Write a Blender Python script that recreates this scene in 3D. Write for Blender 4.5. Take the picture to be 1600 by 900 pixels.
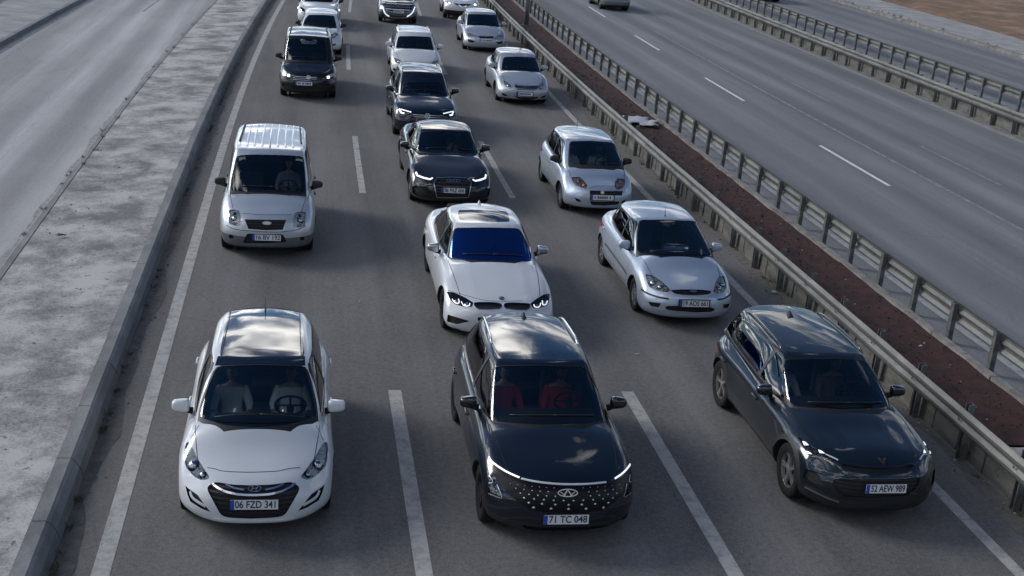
import bpy, bmesh, math, random
from mathutils import Vector, Matrix, noise
from mathutils.bvhtree import BVHTree
random.seed(7)
S = bpy.context.scene
for o in list(bpy.data.objects): bpy.data.objects.remove(o)
COL = S.collection

# ------------------------------------------------------------------ camera, world, sun, exposure
CH = 7.36                                    # camera height above the carriageway (m)
FPX = 1930.0                                 # focal length in pixels of a 1600 px wide frame
RT = Vector((0.98514075, -0.1544047, 0.07521225))
UP = Vector((-0.02032368, 0.33004004, 0.94374812))
FW = Vector((0.1705422, 0.93125333, -0.32199782))
CAMP = Vector((0, 0, CH))
cd = bpy.data.cameras.new('camera'); cam = bpy.data.objects.new('camera', cd); COL.objects.link(cam)
cd.sensor_width = 36; cd.lens = FPX/1600*36; cd.clip_end = 3000; cd.clip_start = 0.1
Mx = Matrix((RT, UP, -FW)).transposed()
cam.matrix_world = Matrix.Translation(CAMP) @ Mx.to_4x4()
S.camera = cam
def ray(px, py): return FW*FPX + RT*(px-800) - UP*(py-450)
def at(px, py, z=0.0):
    d = ray(px, py); t = (z-CH)/d.z
    return CAMP + d*t

SUN_EL, SUN_AZ = math.radians(28), math.radians(-62)      # azimuth from +Y towards +X: light from the left and ahead
w = bpy.data.worlds.new('World'); S.world = w; w.use_nodes = True
nt = w.node_tree; nt.nodes.clear()
N = nt.nodes.new; LK = nt.links.new
out = N('ShaderNodeOutputWorld'); bg = N('ShaderNodeBackground'); bg.inputs[1].default_value = 0.055
sky = N('ShaderNodeTexSky'); sky.sky_type = 'NISHITA'; sky.sun_disc = False
sky.sun_elevation = SUN_EL; sky.sun_rotation = SUN_AZ; sky.air_density = 1.0; sky.dust_density = 0.0; sky.ozone_density = 6.0
tc = N('ShaderNodeTexCoord'); sep = N('ShaderNodeSeparateXYZ'); LK(tc.outputs['Generated'], sep.inputs[0])
# clouds: noise on a flat layer overhead (direction divided by its height)
zc = N('ShaderNodeMath'); zc.operation = 'MAXIMUM'; LK(sep.outputs[2], zc.inputs[0]); zc.inputs[1].default_value = 0.0
za = N('ShaderNodeMath'); za.operation = 'ADD'; LK(zc.outputs[0], za.inputs[0]); za.inputs[1].default_value = 0.14
dv = N('ShaderNodeVectorMath'); dv.operation = 'DIVIDE'; LK(tc.outputs['Generated'], dv.inputs[0])
cmb = N('ShaderNodeCombineXYZ')
for i in range(3): LK(za.outputs[0], cmb.inputs[i])
LK(cmb.outputs[0], dv.inputs[1])
nz = N('ShaderNodeTexNoise'); nz.inputs['Scale'].default_value = 1.9; nz.inputs['Detail'].default_value = 9; nz.inputs['Roughness'].default_value = 0.58
nz.inputs['Distortion'].default_value = 0.4
LK(dv.outputs[0], nz.inputs['Vector'])
rp = N('ShaderNodeValToRGB'); rp.color_ramp.elements[0].position = 0.505; rp.color_ramp.elements[1].position = 0.585
# broken cloud low down and behind the viewer, a blue opening high up ahead
hd = N('ShaderNodeVectorMath'); hd.operation = 'DOT_PRODUCT'; LK(tc.outputs['Generated'], hd.inputs[0]); hd.inputs[1].default_value = (0.04, 0.29, 0.956)
rh = N('ShaderNodeMapRange'); rh.interpolation_type = 'SMOOTHSTEP'; rh.inputs['From Min'].default_value = 0.72; rh.inputs['From Max'].default_value = 0.83
rh.inputs['To Min'].default_value = 0.008; rh.inputs['To Max'].default_value = -0.135; LK(hd.outputs['Value'], rh.inputs[0])
ad = N('ShaderNodeMath'); ad.operation = 'ADD'; LK(nz.outputs[0], ad.inputs[0]); LK(rh.outputs[0], ad.inputs[1]); LK(ad.outputs[0], rp.inputs[0])
mm = rp
nz2 = N('ShaderNodeTexNoise'); nz2.inputs['Scale'].default_value = 3.1; nz2.inputs['Detail'].default_value = 6; LK(dv.outputs[0], nz2.inputs['Vector'])
cr = N('ShaderNodeValToRGB'); cr.color_ramp.elements[0].position = 0.35; cr.color_ramp.elements[1].position = 0.65
cr.color_ramp.elements[0].color = (5.5, 6.3, 7.6, 1); cr.color_ramp.elements[1].color = (47, 45.8, 44, 1)
LK(nz2.outputs[0], cr.inputs[0])
# clouds are brightest near the veiled sun
dt = N('ShaderNodeVectorMath'); dt.operation = 'DOT_PRODUCT'; LK(tc.outputs['Generated'], dt.inputs[0])
dt.inputs[1].default_value = (math.sin(SUN_AZ)*math.cos(SUN_EL), math.cos(SUN_AZ)*math.cos(SUN_EL), math.sin(SUN_EL))
gl = N('ShaderNodeMapRange'); gl.inputs['From Min'].default_value = .1; gl.inputs['From Max'].default_value = 1.0; gl.inputs['To Min'].default_value = .5; gl.inputs['To Max'].default_value = 2.1; LK(dt.outputs['Value'], gl.inputs[0])
cs = N('ShaderNodeVectorMath'); cs.operation = 'SCALE'; LK(cr.outputs[0], cs.inputs[0]); LK(gl.outputs[0], cs.inputs['Scale'])
tn = N('ShaderNodeMix'); tn.data_type = 'RGBA'; tn.blend_type = 'MULTIPLY'; tn.inputs[0].default_value = 1; LK(sky.outputs[0], tn.inputs[6]); tn.inputs[7].default_value = (.76, 1.02, 1.16, 1)
mx = N('ShaderNodeMix'); mx.data_type = 'RGBA'; LK(mm.outputs[0], mx.inputs[0]); LK(tn.outputs[2], mx.inputs[6]); LK(cs.outputs[0], mx.inputs[7])
LK(mx.outputs[2], bg.inputs[0]); LK(bg.outputs[0], out.inputs[0])

ld = bpy.data.lights.new('sun', 'SUN'); lo = bpy.data.objects.new('sun', ld); COL.objects.link(lo)
ld.energy = 1.7; ld.angle = math.radians(24); ld.color = (1.0, 0.97, 0.93)
sd = Vector((math.sin(SUN_AZ)*math.cos(SUN_EL), math.cos(SUN_AZ)*math.cos(SUN_EL), math.sin(SUN_EL)))
lo.rotation_euler = (-sd).to_track_quat('-Z', 'Y').to_euler(); lo.location = sd*60
S.view_settings.view_transform = 'Standard'; S.view_settings.look = 'None'
S.view_settings.gamma = 1; S.view_settings.exposure = 0.42
S.render.engine = 'CYCLES'

# ------------------------------------------------------------------ materials
MATS = {}
def mat(name, base=(.5,.5,.5), rough=.5, metal=0, coat=0, emit=0, spec=.5, bump=None, var=None, ecol=None):
    if name in MATS: return MATS[name]
    m = bpy.data.materials.new(name); m.use_nodes = True; b = m.node_tree.nodes['Principled BSDF']; t = m.node_tree
    b.inputs['Base Color'].default_value = (*base, 1); b.inputs['Roughness'].default_value = rough
    b.inputs['Metallic'].default_value = metal; b.inputs['Coat Weight'].default_value = coat; b.inputs['Coat Roughness'].default_value = .03
    b.inputs['Specular IOR Level'].default_value = spec
    if emit: b.inputs['Emission Color'].default_value = (*(ecol or base), 1); b.inputs['Emission Strength'].default_value = emit
    if var:      # (scale, amount): mottling of the base colour in object space
        tcn = t.nodes.new('ShaderNodeTexCoord'); n1 = t.nodes.new('ShaderNodeTexNoise'); n1.inputs['Scale'].default_value = var[0]; n1.inputs['Detail'].default_value = 6
        t.links.new(tcn.outputs['Object'], n1.inputs['Vector'])
        r = t.nodes.new('ShaderNodeValToRGB'); a = var[1]
        r.color_ramp.elements[0].position = .3; r.color_ramp.elements[1].position = .7
        r.color_ramp.elements[0].color = (*[c*(1-a) for c in base], 1); r.color_ramp.elements[1].color = (*[min(1, c*(1+a)) for c in base], 1)
        t.links.new(n1.outputs[0], r.inputs[0]); t.links.new(r.outputs[0], b.inputs['Base Color'])
    if bump:
        tcn = t.nodes.new('ShaderNodeTexCoord'); n2 = t.nodes.new('ShaderNodeTexNoise'); n2.inputs['Scale'].default_value = bump[0]; n2.inputs['Detail'].default_value = 5
        t.links.new(tcn.outputs['Object'], n2.inputs['Vector']); bp = t.nodes.new('ShaderNodeBump'); bp.inputs['Strength'].default_value = bump[1]; bp.inputs['Distance'].default_value = bump[2]
        t.links.new(n2.outputs[0], bp.inputs['Height']); t.links.new(bp.outputs[0], b.inputs['Normal'])
    MATS[name] = m; return m
def paint(name, base, metal=0.0, rough=.35, dust=.25):
    """car paint: coloured coat under clear lacquer, with a faint film of road dust"""
    if name in MATS: return MATS[name]
    m = mat(name, base, rough, metal, 1.0, spec=.5 if max(base) > .1 else .15); t = m.node_tree; b = t.nodes['Principled BSDF']
    tcn = t.nodes.new('ShaderNodeTexCoord'); n1 = t.nodes.new('ShaderNodeTexNoise'); n1.inputs['Scale'].default_value = 2.3; n1.inputs['Detail'].default_value = 8; n1.inputs['Roughness'].default_value = .65
    t.links.new(tcn.outputs['Object'], n1.inputs['Vector'])
    sp = t.nodes.new('ShaderNodeSeparateXYZ'); t.links.new(tcn.outputs['Object'], sp.inputs[0])
    lowr = t.nodes.new('ShaderNodeMapRange'); lowr.inputs[1].default_value = .15; lowr.inputs[2].default_value = .75; lowr.inputs[3].default_value = 1.0; lowr.inputs[4].default_value = .15
    t.links.new(sp.outputs[2], lowr.inputs[0])
    mu = t.nodes.new('ShaderNodeMath'); mu.operation = 'MULTIPLY'; t.links.new(n1.outputs[0], mu.inputs[0]); t.links.new(lowr.outputs[0], mu.inputs[1])
    m2 = t.nodes.new('ShaderNodeMath'); m2.operation = 'MULTIPLY'; t.links.new(mu.outputs[0], m2.inputs[0]); m2.inputs[1].default_value = dust
    mix = t.nodes.new('ShaderNodeMix'); mix.data_type = 'RGBA'; t.links.new(m2.outputs[0], mix.inputs[0]); mix.inputs[6].default_value = (*base, 1); mix.inputs[7].default_value = (.2, .18, .155, 1)
    t.links.new(mix.outputs[2], b.inputs['Base Color'])
    cr_ = t.nodes.new('ShaderNodeMath'); cr_.operation = 'MULTIPLY_ADD'; t.links.new(m2.outputs[0], cr_.inputs[0]); cr_.inputs[1].default_value = .5; cr_.inputs[2].default_value = .02
    t.links.new(cr_.outputs[0], b.inputs['Coat Roughness'])
    return m
def glass(name, tint, ior=1.6, rough=.01, gcol=(1,1,1)):
    if name in MATS: return MATS[name]
    m = bpy.data.materials.new(name); m.use_nodes = True; t = m.node_tree; t.nodes.clear()
    o = t.nodes.new('ShaderNodeOutputMaterial'); a = t.nodes.new('ShaderNodeBsdfTransparent'); a.inputs[0].default_value = (*tint, 1)
    g_ = t.nodes.new('ShaderNodeBsdfGlossy'); g_.inputs['Roughness'].default_value = rough; g_.inputs[0].default_value = (*gcol, 1)
    f = t.nodes.new('ShaderNodeFresnel'); f.inputs[0].default_value = ior
    geo = t.nodes.new('ShaderNodeNewGeometry'); mxi = t.nodes.new('ShaderNodeMixShader')
    t.links.new(f.outputs[0], mxi.inputs[0]); t.links.new(a.outputs[0], mxi.inputs[1]); t.links.new(g_.outputs[0], mxi.inputs[2]); t.links.new(mxi.outputs[0], o.inputs[0])
    MATS[name] = m; return m

PLASTIC = mat('black_plastic', (.011,.011,.012), .55, var=(9,.3))
GAP = mat('panel_gap', (.01,.01,.012), .7)
GLOSSB = mat('gloss_black', (.008,.009,.011), .12, coat=1)
CHROME = mat('chrome', (.75,.76,.78), .24, 1)
SATIN = mat('satin_metal', (.5,.51,.53), .3, 1)
RUBBER = mat('tyre_rubber', (.010,.010,.0105), .85, bump=(60,.3,.01), spec=.25)
ALLOY = mat('alloy', (.55,.56,.58), .25, .9)
ALLOYD = mat('dark_alloy', (.05,.05,.055), .3, .6)
INTER = mat('cabin_trim', (.022,.023,.025), .7)
SEATM = mat('seat_cloth', (.04,.04,.043), .9)
LENS = glass('lamp_lens', (.92,.94,.95), 1.5)
LAMPIN = mat('lamp_housing', (.62,.64,.62), .4, .1, var=(25,.45))
LAMPDK = mat('lamp_housing_dark', (.03,.03,.035), .25, .4, var=(25,.5))
BULB = mat('lamp_reflector', (.42,.43,.45), .18, 1)
DRL = mat('daytime_light', (.95,.97,1), .3, emit=.6)
DRLOFF = mat('light_guide', (.55,.56,.58), .25)
LIT = mat('lit_headlight', (1,.95,.85), .3, emit=4)
AMBER = mat('amber_reflector', (.75,.3,.2), .25, .3)
PIANO = mat('piano_black', (.004,.004,.005), .3, spec=.25)
TAIL = mat('tail_light_red', (.35,.02,.02), .15, coat=1)
PLW = mat('plate_white', (.62,.63,.65), .4)
PLB = mat('plate_blue', (.02,.06,.35), .4)
INK = mat('plate_ink', (.02,.02,.022), .5)
WSH = glass('windshield_glass', (.68,.77,.79), 1.66)
WSHB = glass('blue_coated_glass', (.10,.15,.34), 3.3, gcol=(.20,.42,1.0))
WSHD = glass('tinted_glass', (.16,.18,.19), 1.7)
COPPER = mat('copper_trim', (.55,.3,.2), .3, 1)
UNDER = mat('underbody', (.012,.012,.013), .9)

# ------------------------------------------------------------------ small helpers
def link(name, me, parent=None, m=None):
    o = bpy.data.objects.new(name, me); COL.objects.link(o)
    if parent is not None: o.parent = parent
    if m is not None and not me.materials:
        for k in (m if isinstance(m, (list, tuple)) else [m]): me.materials.append(k)
    return o
def obj(name, bm, m, parent=None, smooth=True):
    me = bpy.data.meshes.new(name)
    bmesh.ops.recalc_face_normals(bm, faces=bm.faces) if smooth != 'keep' else None
    for f in bm.faces: f.smooth = bool(smooth)
    bm.to_mesh(me); bm.free(); return link(name, me, parent, m)
def empty(name, loc=(0,0,0), rz=0):
    o = bpy.data.objects.new(name, None); COL.objects.link(o); o.location = loc; o.rotation_euler = (0,0,rz); o.empty_display_size = .3; return o
def tag(o, label=None, cat=None, group=None, kind=None):
    if label: o['label'] = label
    if cat: o['category'] = cat
    if group: o['group'] = group
    if kind: o['kind'] = kind
    return o
def box(bm, c, s, mi=0, bevel=0, rot=None, seg=2):
    r = bmesh.ops.create_cube(bm, size=1); vs = r['verts']
    bmesh.ops.scale(bm, vec=s, verts=vs)
    if bevel:
        es = list({e for v in vs for e in v.link_edges})
        rb = bmesh.ops.bevel(bm, geom=es, offset=bevel, segments=seg, affect='EDGES', profile=.5); vs = list({v for f in rb['faces'] for v in f.verts} | {v for v in vs if v.is_valid})
    if rot is not None: bmesh.ops.rotate(bm, cent=(0,0,0), matrix=rot, verts=vs)
    bmesh.ops.translate(bm, vec=c, verts=vs)
    for f in {f for v in vs for f in v.link_faces}: f.material_index = mi
    return vs
def tube(bm, pts, r, n=8, mi=0, closed=False):
    pts = [Vector(p) for p in pts]; rings = []
    m = len(pts)
    for i, p in enumerate(pts):
        a = pts[(i-1) % m] if (i > 0 or closed) else p; b = pts[(i+1) % m] if (i < m-1 or closed) else p
        d = (b-a).normalized(); u = d.orthogonal().normalized() if i == 0 else (u - d*u.dot(d)).normalized(); v = d.cross(u)
        rr = r[i] if isinstance(r, (list, tuple)) else r
        rings.append([bm.verts.new(p+(u*math.cos(2*math.pi*k/n)+v*math.sin(2*math.pi*k/n))*rr) for k in range(n)])
    for i in range(m if closed else m-1):
        A, B = rings[i], rings[(i+1) % m]
        for k in range(n):
            f = bm.faces.new((A[k], A[(k+1)%n], B[(k+1)%n], B[k])); f.material_index = mi; f.smooth = True
    if not closed:
        bm.faces.new(rings[0][::-1]).material_index = mi; bm.faces.new(rings[-1]).material_index = mi
def lathe(bm, prof, n=32, axis='X', mi=0, c=(0,0,0)):
    """prof: list of (radius, offset along the axis)"""
    c = Vector(c); rings = []
    for r, a in prof:
        ring = []
        for k in range(n):
            t = 2*math.pi*k/n; q = (a, r*math.cos(t), r*math.sin(t)) if axis == 'X' else (r*math.cos(t), r*math.sin(t), a)
            ring.append(bm.verts.new(c+Vector(q)))
        rings.append(ring)
    for i in range(len(rings)-1):
        for k in range(n):
            f = bm.faces.new((rings[i][k], rings[i][(k+1)%n], rings[i+1][(k+1)%n], rings[i+1][k])); f.material_index = mi; f.smooth = True
    return rings
def spl(P, x):
    """smooth curve through (x, y) points with limited tangents"""
    n = len(P)
    if x <= P[0][0]: return P[0][1]
    if x >= P[-1][0]: return P[-1][1]
    i = 0
    while P[i+1][0] < x: i += 1
    def sl(k): return (P[k+1][1]-P[k][1])/(P[k+1][0]-P[k][0])
    def tg(k):
        if k == 0: return sl(0)
        if k == n-1: return sl(n-2)
        a, b = sl(k-1), sl(k)
        return 0 if a*b <= 0 else 2*a*b/(a+b)
    h = P[i+1][0]-P[i][0]; t = (x-P[i][0])/h; m0, m1 = tg(i)*h, tg(i+1)*h
    return (2*t**3-3*t*t+1)*P[i][1]+(t**3-2*t*t+t)*m0+(-2*t**3+3*t*t)*P[i+1][1]+(t**3-t*t)*m1
def lerp(a, b, t): return a+(b-a)*t
def chaikin(P, it=1, closed=True):
    for _ in range(it):
        Q = []; n = len(P)
        for i in range(n if closed else n-1):
            a, b = P[i], P[(i+1) % n]; Q += [a*.75+b*.25, a*.25+b*.75]
        if not closed: Q = [P[0]]+Q+[P[-1]]
        P = Q
    return P

# ------------------------------------------------------------------ the carriageways (plan offsets follow the bend)
def bend(x, y):
    k = 1.0 if x < 5 else (.55 if x > 11 else 1-.45*(x-5)/6)
    d = max(0, y-26)
    if d > 70: return k*.0006*(70*70+140*(d-70))
    return k*.0006*d*d
def byaw(x, y):
    return -(bend(x, y+1)-bend(x, y-1))/2
def strip(bm, xa, xb, y0, y1, z=0, zb=None, step=2.0, mi=0, nx=1):
    ny = max(1, int(math.ceil((y1-y0)/step))); rows = []
    for j in range(ny+1):
        y = y0+(y1-y0)*j/ny
        rows.append([bm.verts.new((lerp(xa, xb, i/nx)+bend(lerp(xa, xb, i/nx), y), y, lerp(z, z if zb is None else zb, i/nx))) for i in range(nx+1)])
    for j in range(ny):
        for i in range(nx):
            f = bm.faces.new((rows[j][i], rows[j][i+1], rows[j+1][i+1], rows[j+1][i])); f.material_index = mi
def profile_run(bm, xc, prof, y0, y1, step=1.5, mi=0, closed=False):
    """sweep a cross-section (dx, z) along the road"""
    ny = max(1, int(math.ceil((y1-y0)/step))); rows = []
    for j in range(ny+1):
        y = y0+(y1-y0)*j/ny; b = bend(xc, y)
        rows.append([bm.verts.new((xc+b+dx, y, z)) for dx, z in prof])
    n = len(prof)
    for j in range(ny):
        for i in range(n if closed else n-1):
            f = bm.faces.new((rows[j][i], rows[j][(i+1)%n], rows[j+1][(i+1)%n], rows[j+1][i])); f.material_index = mi
    if closed:
        bm.faces.new(rows[0]); bm.faces.new(rows[-1][::-1])

def road_mat(name, c0, c1, streak=.5, cracks=0, blotch=.3, worn=None, rough=.85, lane=(1.42, 3.5, .06)):
    m = bpy.data.materials.new(name); m.use_nodes = True; t = m.node_tree; b = t.nodes['Principled BSDF']; n = t.nodes.new; l = t.links.new
    tcn = n('ShaderNodeTexCoord')
    def nz_(scale, det, vec=(1,1,1), rgh=.6):
        mp = n('ShaderNodeMapping'); mp.inputs['Scale'].default_value = vec; l(tcn.outputs['Object'], mp.inputs[0])
        q = n('ShaderNodeTexNoise'); q.inputs['Scale'].default_value = scale; q.inputs['Detail'].default_value = det; q.inputs['Roughness'].default_value = rgh; l(mp.outputs[0], q.inputs['Vector']); return q.outputs[0]
    def mth(op, a, bb, c=None):
        q = n('ShaderNodeMath'); q.operation = op
        for i, v in enumerate((a, bb, c)):
            if v is None: continue
            if isinstance(v, (int, float)): q.inputs[i].default_value = v
            else: l(v, q.inputs[i])
        return q.outputs[0]
    st = nz_(.9, 4, (1, .035, 1)); bl = nz_(.5, 8, (1, .5, 1), .7); fine = nz_(38, 3); sp = nz_(120, 2)
    v = mth('MULTIPLY', st, streak); v = mth('MULTIPLY_ADD', bl, blotch, v); v = mth('MULTIPLY_ADD', fine, .42, v); v = mth('MULTIPLY_ADD', sp, .34, v)
    mid_ = nz_(13, 4, (1,1,1), .75); v = mth('MULTIPLY_ADD', mid_, .45, v)
    tot = streak+blotch+.76+.45; v = mth('DIVIDE', v, tot)
    r = n('ShaderNodeValToRGB'); r.color_ramp.elements[0].position = .40; r.color_ramp.elements[1].position = .60
    r.color_ramp.elements[0].color = (*c0, 1); r.color_ramp.elements[1].color = (*c1, 1); l(v, r.inputs[0])
    res = r.outputs[0]
    # polished wheel paths and the oil-darkened middle of each lane
    sx_ = n('ShaderNodeSeparateXYZ'); l(tcn.outputs['Object'], sx_.inputs[0])
    ph = mth('MULTIPLY', mth('SUBTRACT', sx_.outputs[0], lane[0]), 4*math.pi/lane[1]); wv = mth('COSINE', ph, 0)
    wv = mth('MULTIPLY', wv, mth('MULTIPLY', st, -lane[2]*2)); gain = mth('ADD', wv, 1.0)
    big = nz_(.22, 5, (1, .3, 1), .55); gain = mth('MULTIPLY', gain, mth('MULTIPLY_ADD', big, .5, .75))
    oil = nz_(2.6, 3, (1, .7, 1)); oilm = n('ShaderNodeMapRange'); oilm.inputs[1].default_value = .69; oilm.inputs[2].default_value = .76; oilm.inputs[3].default_value = 1; oilm.inputs[4].default_value = .78; l(oil, oilm.inputs[0])
    gain = mth('MULTIPLY', gain, oilm.outputs[0])
    vc = n('ShaderNodeTexVoronoi'); vc.feature = 'DISTANCE_TO_EDGE'; vc.inputs['Scale'].default_value = .16
    wob = n('ShaderNodeMapping'); dn = n('ShaderNodeTexNoise'); dn.inputs['Scale'].default_value = 1.2; dn.inputs['Detail'].default_value = 5; l(tcn.outputs['Object'], dn.inputs['Vector'])
    av = n('ShaderNodeVectorMath'); av.operation = 'MULTIPLY_ADD'; l(dn.outputs['Color'], av.inputs[0]); av.inputs[1].default_value = (.9,.9,0); l(tcn.outputs['Object'], av.inputs[2]); l(av.outputs[0], vc.inputs['Vector'])
    ck = n('ShaderNodeMapRange'); ck.inputs[1].default_value = .0012; ck.inputs[2].default_value = .0035; ck.inputs[3].default_value = .9; ck.inputs[4].default_value = 1; l(vc.outputs['Distance'], ck.inputs[0])
    gain = mth('MULTIPLY', gain, ck.outputs[0])
    gm = n('ShaderNodeVectorMath'); gm.operation = 'SCALE'; l(res, gm.inputs[0]); l(gain, gm.inputs['Scale']); res = gm.outputs[0]
    # pale stone chips in the surface
    chip = n('ShaderNodeTexVoronoi'); chip.inputs['Scale'].default_value = 32; l(tcn.outputs['Object'], chip.inputs['Vector'])
    cm = mth('LESS_THAN', chip.outputs['Distance'], .17); cm = mth('MULTIPLY', cm, .3)
    mixc = n('ShaderNodeMix'); mixc.data_type = 'RGBA'; l(cm, mixc.inputs[0]); l(res, mixc.inputs[6]); mixc.inputs[7].default_value = (*[min(1, c*1.8) for c in c1], 1); res = mixc.outputs[2]
    l(res, b.inputs['Base Color']); b.inputs['Roughness'].default_value = rough
    b.inputs['Specular IOR Level'].default_value = .35
    bp = n('ShaderNodeBump'); bp.inputs['Strength'].default_value = .5; bp.inputs['Distance'].default_value = .01; l(mth('ADD', fine, sp), bp.inputs['Height']); l(bp.outputs[0], b.inputs['Normal'])
    MATS[name] = m; return m
def patch_mat(name, cols, scale, vec=(1,1,1), lo=.4, hi=.6, rough=.9, bump=.3, second=None, detail=10, grain=.25, dist=.15):
    """blotchy ground: two or three colours broken up by noise"""
    m = bpy.data.materials.new(name); m.use_nodes = True; t = m.node_tree; b = t.nodes['Principled BSDF']; n = t.nodes.new; l = t.links.new
    tcn = n('ShaderNodeTexCoord'); mp = n('ShaderNodeMapping'); mp.inputs['Scale'].default_value = vec; l(tcn.outputs['Object'], mp.inputs[0])
    q = n('ShaderNodeTexNoise'); q.inputs['Scale'].default_value = scale; q.inputs['Detail'].default_value = detail; q.inputs['Roughness'].default_value = .68; q.inputs['Distortion'].default_value = dist; l(mp.outputs[0], q.inputs['Vector'])
    qf = n('ShaderNodeTexNoise'); qf.inputs['Scale'].default_value = 26; qf.inputs['Detail'].default_value = 5; qf.inputs['Roughness'].default_value = .7; l(tcn.outputs['Object'], qf.inputs['Vector'])
    qm = n('ShaderNodeMath'); qm.operation = 'MULTIPLY_ADD'; l(qf.outputs[0], qm.inputs[0]); qm.inputs[1].default_value = grain; qa = n('ShaderNodeMath'); qa.operation = 'SUBTRACT'; l(q.outputs[0], qa.inputs[0]); qa.inputs[1].default_value = grain*.5; l(qa.outputs[0], qm.inputs[2])
    r = n('ShaderNodeValToRGB'); e = r.color_ramp.elements; e[0].position = lo; e[1].position = hi; e[0].color = (*cols[0], 1); e[1].color = (*cols[-1], 1)
    if len(cols) == 3: k = e.new((lo+hi)/2); k.color = (*cols[1], 1)
    l(qm.outputs[0], r.inputs[0]); res = r.outputs[0]
    if second:   # (scale, colour, threshold): spots
        q2 = n('ShaderNodeTexNoise'); q2.inputs['Scale'].default_value = second[0]; q2.inputs['Detail'].default_value = 4; l(tcn.outputs['Object'], q2.inputs['Vector'])
        mr = n('ShaderNodeMapRange'); mr.inputs[1].default_value = second[2]; mr.inputs[2].default_value = second[2]+.06; l(q2.outputs[0], mr.inputs[0])
        mc = n('ShaderNodeMix'); mc.data_type = 'RGBA'; l(mr.outputs[0], mc.inputs[0]); l(res, mc.inputs[6]); mc.inputs[7].default_value = (*second[1], 1); res = mc.outputs[2]
    l(res, b.inputs['Base Color']); b.inputs['Roughness'].default_value = rough
    q3 = n('ShaderNodeTexNoise'); q3.inputs['Scale'].default_value = 30; q3.inputs['Detail'].default_value = 6; l(tcn.outputs['Object'], q3.inputs['Vector'])
    bp = n('ShaderNodeBump'); bp.inputs['Strength'].default_value = bump; bp.inputs['Distance'].default_value = .02; l(q3.outputs[0], bp.inputs['Height']); l(bp.outputs[0], b.inputs['Normal'])
    MATS[name] = m; return m

ASPH = road_mat('asphalt_main', (.062,.060,.059), (.196,.190,.186), streak=.45)
ASPHR = road_mat('asphalt_right', lane=(15.65, 3.6, .16), c0=(.115,.119,.127), c1=(.20,.206,.216), streak=1.1, blotch=.2)
ASPHL = road_mat('asphalt_left', lane=(-7.7, 3.3, .2), c0=(.20,.20,.20), c1=(.42,.42,.418), streak=1.0, blotch=.3)
LINE = patch_mat('road_paint', [(.20,.198,.19), (.37,.365,.35)], 5, lo=.30, hi=.55, grain=.35, second=(11, (.20,.197,.19), .66))
LINEW = patch_mat('road_paint_worn', [(.15,.153,.16), (.27,.272,.28)], 2.5, lo=.42, hi=.62, grain=.4)
CONC = patch_mat('median_concrete', [(.13,.128,.125), (.26,.257,.25), (.42,.41,.395)], .95, (1.1,1.0,1), .37, .60, second=(7, (.10,.098,.094), .66), grain=.4)
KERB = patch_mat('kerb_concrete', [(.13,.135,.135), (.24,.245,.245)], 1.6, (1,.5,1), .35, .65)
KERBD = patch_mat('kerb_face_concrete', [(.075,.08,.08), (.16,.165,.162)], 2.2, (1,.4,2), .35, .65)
WALLM = patch_mat('barrier_concrete', [(.06,.058,.052), (.15,.145,.13)], 1.8, (1,.6,2.5), .35, .65, second=(4, (.05,.048,.043), .62))
SOIL = patch_mat('red_soil', [(.015,.005,.0045), (.058,.016,.012)], 3.5, lo=.35, hi=.65, bump=1.0, second=(42, (.07,.06,.05), .70))
DIRT = patch_mat('roadside_dirt', [(.085,.08,.075), (.15,.135,.115)], 5, lo=.35, hi=.6, second=(20, (.05,.045,.038), .6))
BROWN = patch_mat('brown_earth', [(.11,.068,.04), (.20,.115,.065), (.30,.215,.15)], .35, (1,1,1), .35, .68, second=(6, (.09,.06,.04), .62))
WALK = patch_mat('pavement_concrete', [(.20,.20,.198), (.34,.34,.335)], .7, (1,1.4,1), .35, .65)
STEEL = patch_mat('galvanised_steel', [(.095,.095,.088), (.185,.185,.172)], 2.5, (1,.4,1), .35, .65, rough=.5, bump=.05)
POSTM = patch_mat('weathered_post_steel', [(.075,.08,.08), (.16,.165,.16)], 6, lo=.35, hi=.65, rough=.6, bump=.05)
for k in (STEEL, POSTM): k.node_tree.nodes['Principled BSDF'].inputs['Metallic'].default_value = .45

YA, YB = 2.0, 150.0
bm = bmesh.new(); strip(bm, -400, 400, -60, 1500, -.03, step=60); tag(obj('ground', bm, BROWN, smooth=False), kind='structure')
bm = bmesh.new(); strip(bm, -2.62, 9.3, YA, YB, 0, nx=1); tag(obj('main_road', bm, ASPH, smooth=False), kind='structure')
bm = bmesh.new(); strip(bm, 11.2, 23.75, YA, YB, 0); tag(obj('right_road', bm, ASPHR, smooth=False), kind='structure')
bm = bmesh.new(); strip(bm, 26.9, 36.1, YA, YB+40, 0); tag(obj('far_right_road', bm, ASPHR, smooth=False), kind='structure')
bm = bmesh.new(); strip(bm, -10.75, -5.1, YA, YB, 0); tag(obj('left_road', bm, ASPHL, smooth=False), kind='structure')

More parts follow.
